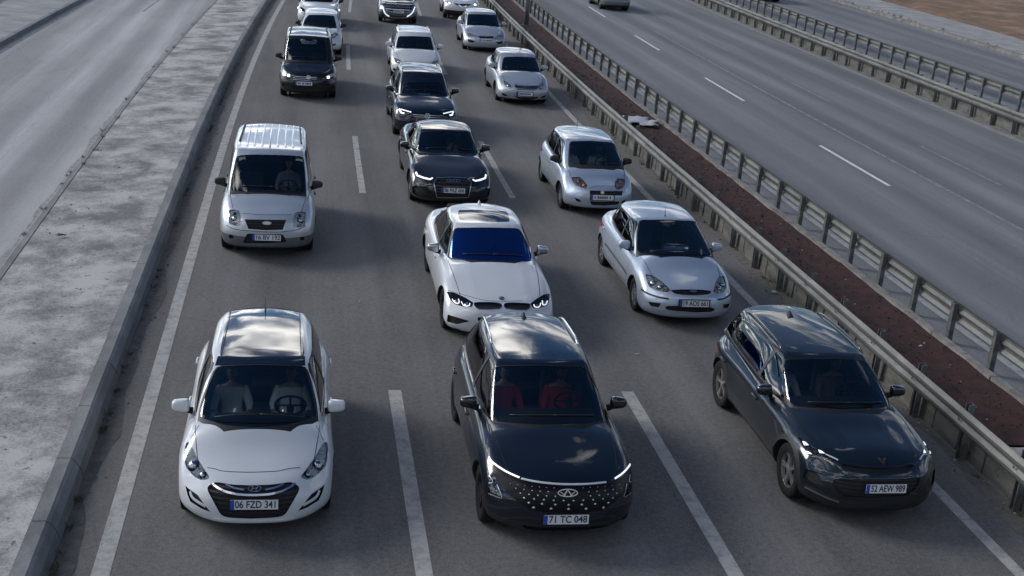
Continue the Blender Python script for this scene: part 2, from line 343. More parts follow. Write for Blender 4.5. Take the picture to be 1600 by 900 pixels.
# painted markings, 4 mm above the asphalt
def worn_strip(name, x, y0, y1, wd, m, label=None):
    bm = bmesh.new(); strip(bm, x-wd/2, x+wd/2, y0, y1, .004, step=1.0); return tag(obj(name, bm, m, smooth=False), kind='structure')
worn_strip('edge_line', -1.99, YA, YB, .19, LINE)
worn_strip('edge_line', 8.38, YA, YB, .17, LINE)
worn_strip('edge_line', 11.95, YA, YB, .17, LINEW.copy() if False else LINE)
worn_strip('edge_line', -10.45, YA, YB, .12, LINEW)
bm = bmesh.new()
for x in (1.42, 4.93):
    for k in range(8):
        y1 = 16.6+17.25*k; strip(bm, x-.075-(0 if k else .02), x+.075+(0 if k else .02), max(YA, y1-6.1), y1, .004, step=1)
tag(obj('lane_markings', bm, LINE, smooth=False), kind='structure')
bm = bmesh.new()
for k in range(10):
    strip(bm, 15.58, 15.70, 18.2+12.15*k, 23.1+12.15*k, .004, step=1)
tag(obj('lane_markings', bm, mat('fresh_road_paint', (.62,.63,.65), .7, var=(6,.15)), smooth=False), kind='structure')
bm = bmesh.new()
for k in range(10): strip(bm, 19.18, 19.29, 18.5+12.4*k, 23.4+12.4*k, .004, step=1)
for k in range(5): strip(bm, 31.4, 31.52, 40+12.2*k, 44.5+12.2*k, .004, step=1)
strip(bm, 17.15, 17.27, 26, 62, .003, step=1)
tag(obj('lane_markings', bm, LINEW, smooth=False), kind='structure')
bm = bmesh.new(); strip(bm, -7.75, -7.65, 58, 63, .004, step=1); strip(bm, -7.75, -7.65, 70, 76, .004, step=1)
tag(obj('lane_markings', bm, LINEW, smooth=False), kind='structure')
# dirt that has gathered along the gutters, ragged inner edge
def ragged(bm, xe, side, y0, y1, wmin, wmax, z=.006, step=.35, seed=0):
    random.seed(seed); rows = []; n = int((y1-y0)/step)
    for j in range(n+1):
        y = y0+j*step; wd = wmin+(wmax-wmin)*(0.5+0.5*noise.noise(Vector((y*.7, seed*3.1, 0))))+random.uniform(-.03,.03)
        rows.append((bm.verts.new((xe+bend(xe, y), y, z)), bm.verts.new((xe+side*max(.02, wd)+bend(xe, y), y, z))))
    for j in range(n): bm.faces.new((rows[j][0], rows[j+1][0], rows[j+1][1], rows[j][1]))
bm = bmesh.new(); ragged(bm, -2.52, 1, 6, 90, .05, .34, seed=3); tag(obj('gutter_dirt', bm, patch_mat('gutter_dirt_dark', [(.045,.043,.041), (.10,.096,.092)], 6, lo=.35, hi=.65), smooth=False), kind='structure')
bm = bmesh.new(); ragged(bm, 9.22, -1, 6, 90, .12, .42, seed=5); tag(obj('shoulder_dirt', bm, DIRT, smooth=False), kind='structure')
bm = bmesh.new(); ragged(bm, 23.70, -1, 10, 110, .22, .34, seed=6); tag(obj('shoulder_dirt', bm, patch_mat('pale_gutter_grit', [(.2,.195,.18), (.3,.29,.265)], 4), smooth=False), kind='structure')
bm = bmesh.new(); ragged(bm, -5.12, -1, 8, 100, .06, .22, seed=8); tag(obj('gutter_dirt', bm, patch_mat('gutter_grit', [(.2,.198,.19), (.34,.335,.325)], 4), smooth=False), kind='structure')

# raised concrete divider on the left and its kerb
bm = bmesh.new()
ny = 120
rows = []
for j in range(ny+1):
    y = YA+(110-YA)*j/ny; rows.append([bm.verts.new((lerp(-2.815, -4.95, i/10)+bend(-3, y), y, .237-.112*(i/10)+(.012*noise.noise(Vector((i*.9, y*1.3, 2))) if 0 < i < 10 else 0))) for i in range(11)])
for j in range(ny):
    for i in range(10): bm.faces.new((rows[j][i], rows[j+1][i], rows[j+1][i+1], rows[j][i+1]))
tag(obj('concrete_median', bm, CONC), kind='structure')
bm = bmesh.new(); k0 = 2.0; random.seed(4)
while k0 < 110:
    d = random.uniform(-.004, .004); n0 = len(bm.faces)
    profile_run(bm, -2.62, [(.12, -.02), (.06+d, .12), (.0+d, .215), (-.04+d, .242), (-.19, .242), (-.205, .15)], k0, k0+1.485, step=1.485)
    bm.faces.ensure_lookup_table()
    for f in bm.faces[n0:]:
        f.normal_update()
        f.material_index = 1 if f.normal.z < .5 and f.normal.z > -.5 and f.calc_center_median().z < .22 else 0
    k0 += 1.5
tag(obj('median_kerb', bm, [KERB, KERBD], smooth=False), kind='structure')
bm = bmesh.new(); profile_run(bm, -5.02, [(.07, .08), (.06, .135), (-.06, .13), (-.10, .10), (-.12, -.02)], YA, 110, step=1.5)
tag(obj('median_kerb', bm, KERB, smooth=False), kind='structure')
# far left: kerb, pavement, waste ground
bm = bmesh.new(); profile_run(bm, -10.75, [(.02, -.02), (0, .17), (-.15, .18), (-.16, .05)], 20, 110, step=1.5); tag(obj('pavement_kerb', bm, KERB, smooth=False), kind='structure')
bm = bmesh.new(); strip(bm, -10.9, -13.4, 20, 120, .165); tag(obj('pavement', bm, WALK, smooth=False), kind='structure')
bm = bmesh.new(); strip(bm, -13.4, -60, 10, 150, .15); tag(obj('waste_ground', bm, patch_mat('waste_ground_soil', [(.07,.065,.05), (.17,.155,.13), (.26,.25,.22)], 1.1, lo=.35, hi=.65), smooth=False), kind='structure')
# planted strip between the two carriageways
bm = bmesh.new(); rows = []
for j in range(241):
    y = 14.6+(110-14.6)*j/240; rows.append([bm.verts.new((lerp(9.42, 11.09, i/12)+bend(lerp(9.42, 11.09, i/12), y), y, .09+.035*noise.noise(Vector((i*.8, y*3, 1)))+.015*noise.noise(Vector((i*2.8, y*9, 5))))) for i in range(13)])
for j in range(240):
    for i in range(12): bm.faces.new((rows[j][i], rows[j][i+1], rows[j+1][i+1], rows[j+1][i]))
tag(obj('planting_strip', bm, SOIL), kind='structure')
bm = bmesh.new(); strip(bm, 9.42, 11.09, YA, 14.45, .13); tag(obj('concrete_slab', bm, patch_mat('slab_concrete', [(.28,.26,.23), (.42,.4,.36)], 2.5), smooth=False), kind='structure')
bm = bmesh.new(); random.seed(9); k0 = YA
while k0 < 110:
    d = random.uniform(-.012, .012); profile_run(bm, 11.18, [(-.09+d, .05), (-.085+d, .135), (.07+d, .13), (.085+d, -.02)], k0, k0+.985, step=.985); k0 += 1.0
tag(obj('planting_kerb', bm, patch_mat('old_kerb_concrete', [(.12,.115,.105), (.26,.245,.225)], 3, lo=.35, hi=.65), smooth=False), kind='structure')
# right-hand verge between road two and road three, far pavement and bare earth
bm = bmesh.new(); strip(bm, 23.76, 26.9, YA, YB+40, .003); tag(obj('verge', bm, patch_mat('verge_gravel', [(.13,.125,.115), (.22,.215,.2)], 3), smooth=False), kind='structure')
bm = bmesh.new(); profile_run(bm, 36.15, [(-.05, -.02), (-.03, .16), (.02, .18), (.2, .18), (.21, .05)], 30, 150, step=2); tag(obj('pavement_kerb', bm, patch_mat('stained_kerb_concrete', [(.11,.10,.09), (.22,.21,.19)], 1.2), smooth=False), kind='structure')
bm = bmesh.new(); strip(bm, 36.36, 40.3, 30, 150, .17, nx=2); tag(obj('pavement', bm, WALK, smooth=False), kind='structure')
bm = bmesh.new(); rows = []
for j in range(91):
    y = 20+j*1.5; rows.append([bm.verts.new((lerp(40.3, 130, (i/40)**1.5)+bend(41, y)+(.35*noise.noise(Vector((y*.4, 3, 3))) if i == 0 else 0), y, .172 if i == 0 else .2+.25*noise.noise(Vector((i*.5, y*.3, 9)))+.1*noise.noise(Vector((i*1.9, y*1.1, 4))))) for i in range(41)])
for j in range(90):
    for i in range(40): bm.faces.new((rows[j][i], rows[j][i+1], rows[j+1][i+1], rows[j+1][i]))
tag(obj('bare_earth', bm, BROWN), kind='structure')

# ------------------------------------------------------------------ guard rails, barrier walls
def guardrail(label, xp, side, y0, y1, zt, gap, off=.12, post_top=0.0, lean=0, pm=POSTM, wbeam=STEEL, phase=0):
    """W-beam on the given side (+1 right, -1 left) of a row of posts"""
    r = empty('guardrail', (xp+bend(xp, y0), y0, 0)); tag(r, label, 'guardrail')
    O = Vector((xp+bend(xp, y0), y0, 0))
    bm = bmesh.new(); h = .32; a = .042
    W = [(0, 0), (a*.2, .015), (a, .06), (a, .10), (0, .15), (0, .17), (a, .22), (a, .26), (a*.2, .305), (0, h)]
    prof = [(side*(off+q[0]), zt-h+q[1]) for q in W]; back = [(x_-side*.006, z_) for x_, z_ in reversed(prof)]
    yy = y0
    while yy < y1:        # 4 m beam lengths lapping each other
        ye = min(yy+4.2, y1); k = .003*((int(yy/4)) % 2)
        profile_run(bm, xp, [(p[0]+side*k, p[1]) for p in prof+back], yy, ye, step=2.1, closed=True); yy += 4.0
    bmesh.ops.translate(bm, vec=-O, verts=bm.verts)
    beam = obj('beam', bm, wbeam, r, smooth=False)
    for f in beam.data.polygons: f.use_smooth = False
    bm = bmesh.new()      # sigma post, 100 x 60 mm with a folded lip
    H_ = zt+post_top
    C = [(-.03, .045), (-.03, -.045), (.03, -.045), (.03, -.03), (-.022, -.03), (-.022, .03), (.03, .03), (.03, .045)]
    C = [(x_*1.5*side, y_*1.15) for x_, y_ in C]
    lo_ = [bm.verts.new((x_, y_, -.05)) for x_, y_ in C]; hi_ = [bm.verts.new((x_+lean*H_, y_, H_)) for x_, y_ in C]
    for i in range(8): bm.faces.new((lo_[i], lo_[(i+1)%8], hi_[(i+1)%8], hi_[i]))
    bm.faces.new(hi_)
    box(bm, (side*off*.5+lean*H_, 0, zt-.16), (off-.0, .05, .2)); box(bm, (side*(off+.045), 0, zt-.16), (.012, .03, .03))
    bmesh.ops.recalc_face_normals(bm, faces=bm.faces); me = bpy.data.meshes.new('post'); bm.to_mesh(me); bm.free(); me.materials.append(pm)
    random.seed(int(xp*10)); y = y0+phase; n = 0
    while y < y1 and n < 99:
        o = link('post', me, r); o.location = (xp+bend(xp, y)-O.x, y-O.y, 0); o.rotation_euler = (random.uniform(-.02,.02), random.uniform(-.02,.02), byaw(xp, y)+random.uniform(-.04,.04)); y += gap; n += 1
    return r
guardrail('weathered steel guardrail beside the right queue lane, in front of the red soil', 9.16, -1, 4, 100, .79, 1.42, off=.10, post_top=.06, phase=.39)
guardrail('steel guardrail seen from behind between the red soil and the empty road', 11.31, 1, 4, 100, .76, 1.42, off=.07, phase=.6)
guardrail('double-ridged guardrail along the far side of the empty road, nearer of the two there', 23.95, -1, 24, 120, .80, 1.45, off=.11)
guardrail('far guardrail with tall dark posts, behind the one at the edge of the empty road', 26.75, 1, 26, 130, .80, 1.42, off=.07)
def barrier(label, x, y0, y1, h, seg, th=.13, m=WALLM):
    r = empty('barrier_wall', (x+bend(x, y0), y0, 0)); tag(r, label, 'concrete barrier'); bm = bmesh.new(); y = y0; random.seed(int(x)); k = 0
    while y < y1:
        d = random.uniform(-.02, .02); hh = h+random.uniform(-.02, .02)
        profile_run(bm, x, [(-th/2+d, -.02), (-th/2+.015+d, hh-.02), (-th/2+.035+d, hh), (th/2-.02+d, hh), (th/2+d, hh-.02), (th/2+d, -.02)], y, y+seg-.03, step=seg, closed=True); y += seg; k += 1
    bmesh.ops.translate(bm, vec=(-x-bend(x, y0), -y0, 0), verts=bm.verts); obj('panels', bm, m, r, smooth=False); return r
barrier('low stained concrete edging wall under the guardrail next to the queue', 9.33, 4, 100, .36, .71)
barrier('low concrete edging panels under the guardrail at the far side of the empty road', 24.12, 24, 120, .40, 1.45)

# lamp post standing in the planted strip
r = empty('lamp_post', (10.33+bend(10.33, 60.6), 60.6, .05)); tag(r, 'tall grey street lamp post standing in the red soil strip between the guardrails', 'street lamp')
GREY = mat('grey_painted_steel', (.24,.25,.26), .5, .3, var=(3,.15))
bm = bmesh.new(); tube(bm, [(0,0,0), (0,0,3), (0,0,9.5)], [.115, .10, .06], 16); obj('pole', bm, GREY, r)
bm = bmesh.new(); box(bm, (0,0,.02), (.42,.42,.03), bevel=.005)
for a in range(4): tube(bm, [(.16*(-1)**a, .16*(-1)**(a//2), .02), (.16*(-1)**a, .16*(-1)**(a//2), .09)], .014, 6)
obj('base_plate', bm, GREY, r, smooth=False)
for sgn in (-1, 1):
    bm = bmesh.new(); tube(bm, [(0,0,9.3), (sgn*.5,0,9.75), (sgn*1.4,0,9.95)], .035, 10); arm = obj('arm', bm, GREY, r)
    bm = bmesh.new(); box(bm, (sgn*1.75,0,9.97), (.7,.26,.1), bevel=.04); obj('lamp_head', bm, mat('lamp_head_grey', (.3,.31,.32), .4), arm)

# ------------------------------------------------------------------ car builder
def cube_grid(na, nb, nc, skip_bottom=False):
    """surface of a unit cube as a quad grid; returns dict key -> (a,b,c) and faces"""
    def line(n):       # finer towards the ends
        return [math.sin((i/n*2-1)*math.pi/2*.999)/math.sin(math.pi/2*.999)*.45+(i/n*2-1)*.55 for i in range(n+1)]
    A, B, C_ = line(na), line(nb), line(nc)
    V = {}; F = []
    def v(i, j, k): V[(i,j,k)] = (A[i], B[j], C_[k]); return (i,j,k)
    for i in range(na):
        for j in range(nb):
            F.append((v(i,j,nc), v(i+1,j,nc), v(i+1,j+1,nc), v(i,j+1,nc)))
            if not skip_bottom: F.append((v(i,j,0), v(i,j+1,0), v(i+1,j+1,0), v(i+1,j,0)))
    for i in range(na):
        for k in range(nc):
            F.append((v(i,0,k), v(i+1,0,k), v(i+1,0,k+1), v(i,0,k+1)))
            F.append((v(i,nb,k), v(i,nb,k+1), v(i+1,nb,k+1), v(i+1,nb,k)))
    for j in range(nb):
        for k in range(nc):
            F.append((v(0,j,k), v(0,j,k+1), v(0,j+1,k+1), v(0,j+1,k)))
            F.append((v(na,j,k), v(na,j+1,k), v(na,j+1,k+1), v(na,j,k+1)))
    return V, F
def rounded(p, h, r):
    q = [max(-(h[i]-r), min(h[i]-r, p[i])) for i in range(3)]
    d = Vector((p[0]-q[0], p[1]-q[1], p[2]-q[2]))
    if d.length < 1e-9: return Vector(p)
    n = d.normalized(); return Vector(q)+n*r

def round_corners(P, it):
    """trim each corner of an outline by a short arc"""
    if it <= 0: return P
    if it >= 2: return chaikin(P, it)
    sz = max((a-b).length for a in P for b in P)*.045; Q = []; n = len(P)
    for i in range(n):
        a, b, c = P[i-1], P[i], P[(i+1) % n]; u = (a-b); v = (c-b)
        du, dv_ = min(sz, u.length*.4), min(sz, v.length*.4)
        p0, p2 = b+u.normalized()*du, b+v.normalized()*dv_; mid = p0*.25+b*.5+p2*.25
        Q += [p0, mid, p2]
    return Q
def true_normals(o, bvh, vn, fv):
    """shade a cut-out piece with the normals of the uncut panel it came from"""
    me = o.data; N_ = []
    for v in me.vertices:
        r = bvh.find_nearest(v.co)
        if r[0] is None or r[3] > .02: N_.append(None); continue
        a = Vector(); 
        for co, n in fv[r[2]]: a += n/((co-v.co).length_squared+1e-5)
        N_.append(a.normalized())
    L_ = []; 
    for p in me.polygons:
        for li in p.loop_indices:
            n = N_[me.loops[li].vertex_index]
            if n is None or abs(n.dot(p.normal)) < .5: n = p.normal
            elif n.dot(p.normal) < 0: n = -n
            L_.append(tuple(n))
    me.normals_split_custom_set(L_)
class Region:
    """a prism through an outline, either seen from a point E or swept along a direction D"""
    def __init__(s, P, E=None, D=None):
        s.E = E; s.P = P
        if E is not None:
            dirs = [(p-E).normalized() for p in P]; c = sum(dirs, Vector()).normalized(); s.dirs = dirs
        else: c = D.normalized()
        s.c = c; s.u = c.cross(Vector((0,0,1))).normalized() if abs(c.z) < .9 else Vector((1,0,0)); s.v = s.u.cross(c).normalized()
        s.q = [s.to2(p) for p in P]
        xs = [a for a, b in s.q]; ys = [b for a, b in s.q]; s.bb = (min(xs), min(ys), max(xs), max(ys))
    def to2(s, p):
        if s.E is not None: d = p-s.E; k = d.dot(s.c); return (d.dot(s.u)/k, d.dot(s.v)/k)
        return (p.dot(s.u), p.dot(s.v))
    def faces_me(s, f):
        c = f.calc_center_median(); return (f.normal.dot(c-s.E) if s.E is not None else f.normal.dot(s.c)) < 0
    def inside(s, a, b):
        q = s.q; n = len(q); r = False; j = n-1
        for i in range(n):
            xi, yi = q[i]; xj, yj = q[j]
            if (yi > b) != (yj > b) and a < (xj-xi)*(b-yi)/(yj-yi)+xi: r = not r
            j = i
        return r
    def plane(s, i):
        j = (i+1) % len(s.P)
        if s.E is not None: return s.E, s.dirs[i].cross(s.dirs[j]).normalized()
        return s.P[i], s.c.cross(s.P[j]-s.P[i]).normalized()

def carve(bm, lay, shell, R, filt=None):
    """cut the outline of R into the shell; return the faces inside it"""
    eps = 1e-6
    x0, y0, x1, y1 = R.bb
    def fb(f):
        q = [R.to2(v.co) for v in f.verts]; xs = [a for a, b in q]; ys = [b for a, b in q]; return min(xs), min(ys), max(xs), max(ys)
    bm.normal_update()
    cand = {}
    for f in bm.faces:
        if f[lay] != shell or not R.faces_me(f) or (filt and not filt(f)): continue
        b = fb(f)
        if b[2] < x0 or b[0] > x1 or b[3] < y0 or b[1] > y1: continue
        cand[f] = b
    for i in range(len(R.q)):
        a, b = R.q[i], R.q[(i+1) % len(R.q)]
        if abs(a[0]-b[0])+abs(a[1]-b[1]) < 1e-7: continue
        sx0, sx1, sy0, sy1 = min(a[0],b[0]), max(a[0],b[0]), min(a[1],b[1]), max(a[1],b[1])
        nx_, ny_ = (b[1]-a[1]), -(b[0]-a[0])
        sub = []
        for f, g_ in cand.items():
            if g_[2] < sx0-eps or g_[0] > sx1+eps or g_[3] < sy0-eps or g_[1] > sy1+eps: continue
            ds = [(px-a[0])*nx_+(py-a[1])*ny_ for px, py in ((g_[0],g_[1]),(g_[0],g_[3]),(g_[2],g_[1]),(g_[2],g_[3]))]
            if min(ds) > 0 or max(ds) < 0: continue
            sub.append(f)
        if not sub: continue
        es = {e for f in sub for e in f.edges}; vs = {v for f in sub for v in f.verts}
        co, no = R.plane(i)
        for f in sub: del cand[f]
        res = bmesh.ops.bisect_plane(bm, geom=sub+list(es)+list(vs), plane_co=co, plane_no=no, dist=2e-5)
        for g_ in res['geom']:
            if isinstance(g_, bmesh.types.BMFace) and g_.is_valid: cand[g_] = fb(g_)
        for f in sub:
            if f.is_valid and f not in cand: cand[f] = fb(f)
    outl = []
    for f in cand:
        if not f.is_valid: continue
        a, b = R.to2(f.calc_center_median())
        if R.inside(a, b): outl.append(f)
    return outl

def lift(bm, faces, off=0.0, edge_rim=0.0, rim_mi=1, keep=False):
    """take the faces out of bm as a new mesh moved by off along their mean normal; leave a rim of the given depth"""
    nb = bmesh.new(); n = Vector()
    for f in faces: n += f.normal*f.calc_area()
    if n.length < 1e-9: n = Vector((0,-1,0))
    n.normalize(); mp = {}
    fs = set(faces)
    for f in faces:
        for v in f.verts:
            if v not in mp: mp[v] = nb.verts.new(v.co+(v.normal if False else n)*off)
    for f in faces:
        try: nb.faces.new([mp[v] for v in f.verts])
        except ValueError: pass
    if keep: return nb, n
    be = [(e.verts[0], e.verts[1]) for f in faces for e in f.edges if sum(1 for k in e.link_faces if k in fs) == 1]
    lay = bm.faces.layers.int['shell']
    bmesh.ops.delete(bm, geom=list(fs), context='FACES_ONLY')
    if edge_rim:
        inner = {}
        for a, b in be:
            if not (a.is_valid and b.is_valid): continue
            for v in (a, b):
                if v not in inner: inner[v] = bm.verts.new(v.co-n*edge_rim)
            try:
                f = bm.faces.new((a, b, inner[b], inner[a])); f.material_index = rim_mi; f.smooth = True; f[lay] = 9
                for e in f.edges: e.smooth = False
            except ValueError: pass
    else:
        for a, b in be:
            e = bm.edges.get((a, b)) if a.is_valid and b.is_valid else None
            if e: e.smooth = False
    return nb, n

def wheel_mesh(R, wd, spokes, style, alloy, parent, x, y, side):
    t = bmesh.new(); rr = R*.66
    lathe(t, [(rr*.97, -wd*.42), (rr*1.02, -wd*.46), (R*.86, -wd*.5), (R*.96, -wd*.46), (R*.995, -wd*.34), (R, -wd*.1), (R, wd*.1), (R*.995, wd*.34), (R*.96, wd*.46), (R*.86, wd*.5), (rr*1.02, wd*.46), (rr*.97, wd*.42), (rr*.9, 0), (rr*.97, -wd*.42)], 40)
    for g_ in (-.05, 0, .05):
        lathe(t, [(R*1.001, g_-.004), (R*1.001, g_+.004)], 40)
    w_ = obj('wheel', t, RUBBER, parent); w_.location = (x, y, R)
    r = bmesh.new()
    o_ = side*wd*.40
    lathe(r, [(rr*1.0, o_), (rr*.95, o_*.98), (rr*.93, o_*.6), (rr*.9, -o_*.5)], 36, mi=0)
    lathe(r, [(rr*.80, o_*.30), (rr*.2, o_*.28)], 24, mi=1)      # brake disc
    lathe(r, [(.001, o_*.95), (rr*.10, o_*.95), (rr*.20, o_*.85), (rr*.22, o_*.5)], 20, mi=0)
    for k in range(spokes):
        a = 2*math.pi*k/spokes
        for da in ((0,) if style == 'single' else (-.13, .13)):
            wd0, wd1 = (rr*.17, rr*.24) if style == 'single' else (rr*.09, rr*.10)
            P = []
            for rad, ww, xx in ((rr*.14, wd0, o_*.86), (rr*.6, (wd0+wd1)/2, o_*.80), (rr*.95, wd1, o_*.93)):
                aa = a+da*(rad/rr)*1.0
                c = Vector((xx, rad*math.cos(aa), rad*math.sin(aa))); tt = Vector((0, -math.sin(aa), math.cos(aa)))
                P.append((c+tt*ww/2, c-tt*ww/2))
            for i in range(2):
                q = [P[i][0], P[i+1][0], P[i+1][1], P[i][1]]; vs = [r.verts.new(p) for p in q]; vb = [r.verts.new(p-Vector((side*.03,0,0))) for p in q]
                r.faces.new(vs); r.faces.new(vb[::-1])
                for j in range(4): r.faces.new((vs[j], vs[(j+1)%4], vb[(j+1)%4], vb[j]))
    ro = obj('rim', r, [alloy, mat('brake_disc', (.2,.2,.2), .4, .9)], w_, smooth=False)
    return w_

def make_person_mesh():
    """seated figure, hips at the origin, facing -Y, one continuous skinned body"""
    V = [(0,0,0), (0,.05,.14), (0,.09,.30), (0,.10,.44), (0,.07,.55), (0,.05,.61)]; Rr = [.15, .14, .155, .15, .055, .055]
    Ed = [(0,1), (1,2), (2,3), (3,4), (4,5)]
    def add(p, r, par): V.append(p); Rr.append(r); Ed.append((par, len(V)-1)); return len(V)-1
    for s in (-1, 1):
        a = add((s*.17, .10, .45), .07, 3); b = add((s*.235, .02, .30), .05, a); c = add((s*.26, -.10, .18), .042, b); d = add((s*.20, -.28, .25), .034, c); e = add((s*.17, -.36, .29), .026, d); f_ = add((s*.165, -.42, .305), .034, e)
        a = add((s*.10, -.06, 0), .10, 0); b = add((s*.12, -.28, .04), .082, a); c = add((s*.13, -.46, .05), .062, b); d = add((s*.13, -.54, -.12), .055, c); e = add((s*.13, -.58, -.34), .04, d); f_ = add((s*.13, -.70, -.37), .035, e)
    me = bpy.data.meshes.new('person_skin'); me.from_pydata([Vector(v) for v in V], Ed, []); me.update()
    o = bpy.data.objects.new('tmp', me); COL.objects.link(o); md = o.modifiers.new('s', 'SKIN'); md.use_smooth_shade = True
    for i, r_ in enumerate(Rr): me.skin_vertices[0].data[i].radius = (r_, r_*.8 if i < 4 else r_)
    me.skin_vertices[0].data[0].use_root = True
    sb = o.modifiers.new('u', 'SUBSURF'); sb.levels = 1; sb.render_levels = 1
    dg = bpy.context.evaluated_depsgraph_get(); body = bpy.data.meshes.new_from_object(o.evaluated_get(dg)); bpy.data.objects.remove(o)
    bm = bmesh.new(); bm.from_mesh(body)
    # head with brow, nose, chin and ears
    r = bmesh.ops.create_uvsphere(bm, u_segments=20, v_segments=14, radius=1)
    for v in r['verts']:
        c = v.co.copy(); fr = max(0, -c.y)
        c.x *= .076*(1-.18*max(0, -c.z)); c.y = c.y*.095; c.z = c.z*.12
        if fr > .8 and abs(v.co.x) < .2 and -.35 < v.co.z < .1: c.y -= .018
        if v.co.z < -.6 and fr > .1: c.y -= .012
        v.co = c+Vector((0, .03, .74))
    for s in (-1, 1):
        e = bmesh.ops.create_uvsphere(bm, u_segments=8, v_segments=6, radius=.022)
        for v in e['verts']: v.co = Vector((v.co.x*.4, v.co.y*.7, v.co.z*1.2))+Vector((s*.078, .04, .735))
        for k, ln in enumerate((.062, .07, .066, .052)):   # fingers closed round the wheel rim
            x_ = s*(.165+(k-1.5)*.019)
            tube(bm, [(x_, -.43, .31), (x_, -.43-ln*.5, .325), (x_, -.43-ln*.75, .30), (x_, -.43-ln*.55, .272)], [.0095, .009, .0085, .007], 6)
        tube(bm, [(s*.135, -.40, .30), (s*.115, -.435, .31), (s*.115, -.465, .30)], [.011, .0105, .009], 6)
    out = bpy.data.meshes.new('person'); bm.to_mesh(out); bm.free()
    for p in out.polygons: p.use_smooth = True
    # clothes: shells a little proud of the body
    def shell(name, test, off):
        b2 = bmesh.new(); b2.from_mesh(body); b2.normal_update()
        bmesh.ops.delete(b2, geom=[f for f in b2.faces if not test(f.calc_center_median())], context='FACES')
        for v in b2.verts: v.co += v.normal*off
        m_ = bpy.data.meshes.new(name); b2.to_mesh(m_); b2.free()
        for p in m_.polygons: p.use_smooth = True
        return m_
    sh = shell('shirt', lambda c: c.z > .02 and c.z < .50 and c.y > -.12 and abs(c.x) < .30 and not (abs(c.x) < .2 and c.y < -.1), .012)
    tr = shell('trousers', lambda c: c.z <= .06 and abs(c.x) < .22 and c.z > -.3, .010)
    h = bmesh.new(); r = bmesh.ops.create_uvsphere(h, u_segments=18, v_segments=12, radius=1)
    bmesh.ops.delete(h, geom=[v for v in h.verts if v.co.z < -.25 or (v.co.y < -.55 and v.co.z < .45)], context='VERTS')
    for v in h.verts: v.co = Vector((v.co.x*.083, v.co.y*.102+.008, v.co.z*.128+.006))+Vector((0, .03, .74))
    hm = bpy.data.meshes.new('hair'); h.to_mesh(hm); h.free()
    for p in hm.polygons: p.use_smooth = True
    return out, sh, tr, hm
PM = None
def person(parent_car, x, y, z, shirt, label, hair=(.02,.015,.012), yaw=0):
    global PM
    if PM is None: PM = make_person_mesh()
    sk = mat('skin', (.42,.25,.18), .55)
    b, s_, t_, h_ = PM
    M = parent_car.matrix_world if False else Matrix.Translation(parent_car.location) @ Matrix.Rotation(parent_car.rotation_euler.z, 4, 'Z')
    loc = M @ Vector((x, y, z))
    def c(me, m, name, par):
        me2 = me.copy(); me2.materials.clear(); me2.materials.append(m); return link(name, me2, par)
    p = c(b, sk, 'person', None); p.scale = (.9, .9, .9); p.location = loc; p.rotation_euler = (0, 0, parent_car.rotation_euler.z+yaw)
    tag(p, label, 'person')
    c(s_, mat('cloth_%02d%02d%02d' % tuple(int(k*99) for k in shirt), shirt, .9), 'shirt', p)
    c(t_, mat('denim', (.03,.035,.05), .9), 'trousers', p); c(h_, mat('hair_dark', hair, .6), 'hair', p)
    return p

def flat_shape(bm, M, prims, th=.006):
    """prims: ('ring',cx,cy,rx,ry,t) or ('poly',[(x,y)...]) in metres on the plane M (x right, y up, z out)"""
    for p in prims:
        if p[0] == 'ring':
            _, cx, cy, rx, ry, t = p; n = 36; L = []
            for k in range(n):
                a = 2*math.pi*k/n; L.append([bm.verts.new(M @ Vector((cx+(rx-d)*math.cos(a), cy+(ry-d)*math.sin(a), z))) for d, z in ((0,0),(0,th),(t,th),(t,0))])
            for k in range(n):
                for j in range(3): bm.faces.new((L[k][j], L[(k+1)%n][j], L[(k+1)%n][j+1], L[k][j+1]))
        elif p[0] == 'disc':
            _, cx, cy, rx, ry = p; n = 36; lo = [bm.verts.new(M @ Vector((cx+rx*math.cos(2*math.pi*k/n), cy+ry*math.sin(2*math.pi*k/n), 0))) for k in range(n)]; hi = [bm.verts.new(M @ Vector((cx+rx*math.cos(2*math.pi*k/n), cy+ry*math.sin(2*math.pi*k/n), th*.7))) for k in range(n)]
            bm.faces.new(hi)
            for k in range(n): bm.faces.new((lo[k], lo[(k+1)%n], hi[(k+1)%n], hi[k]))
        else:
            q = p[1]; n = len(q); lo = [bm.verts.new(M @ Vector((a, b, 0))) for a, b in q]; hi = [bm.verts.new(M @ Vector((a, b, th))) for a, b in q]
            try: bm.faces.new(hi)
            except ValueError: pass
            for k in range(n): bm.faces.new((lo[k], lo[(k+1)%n], hi[(k+1)%n], hi[k]))
def bar(x0, y0, x1, y1, t):
    d = Vector((x1-x0, y1-y0)).normalized(); n = Vector((-d.y, d.x))*t/2
    return ('poly', [(x0+n.x, y0+n.y), (x0-n.x, y0-n.y), (x1-n.x, y1-n.y), (x1+n.x, y1+n.y)])
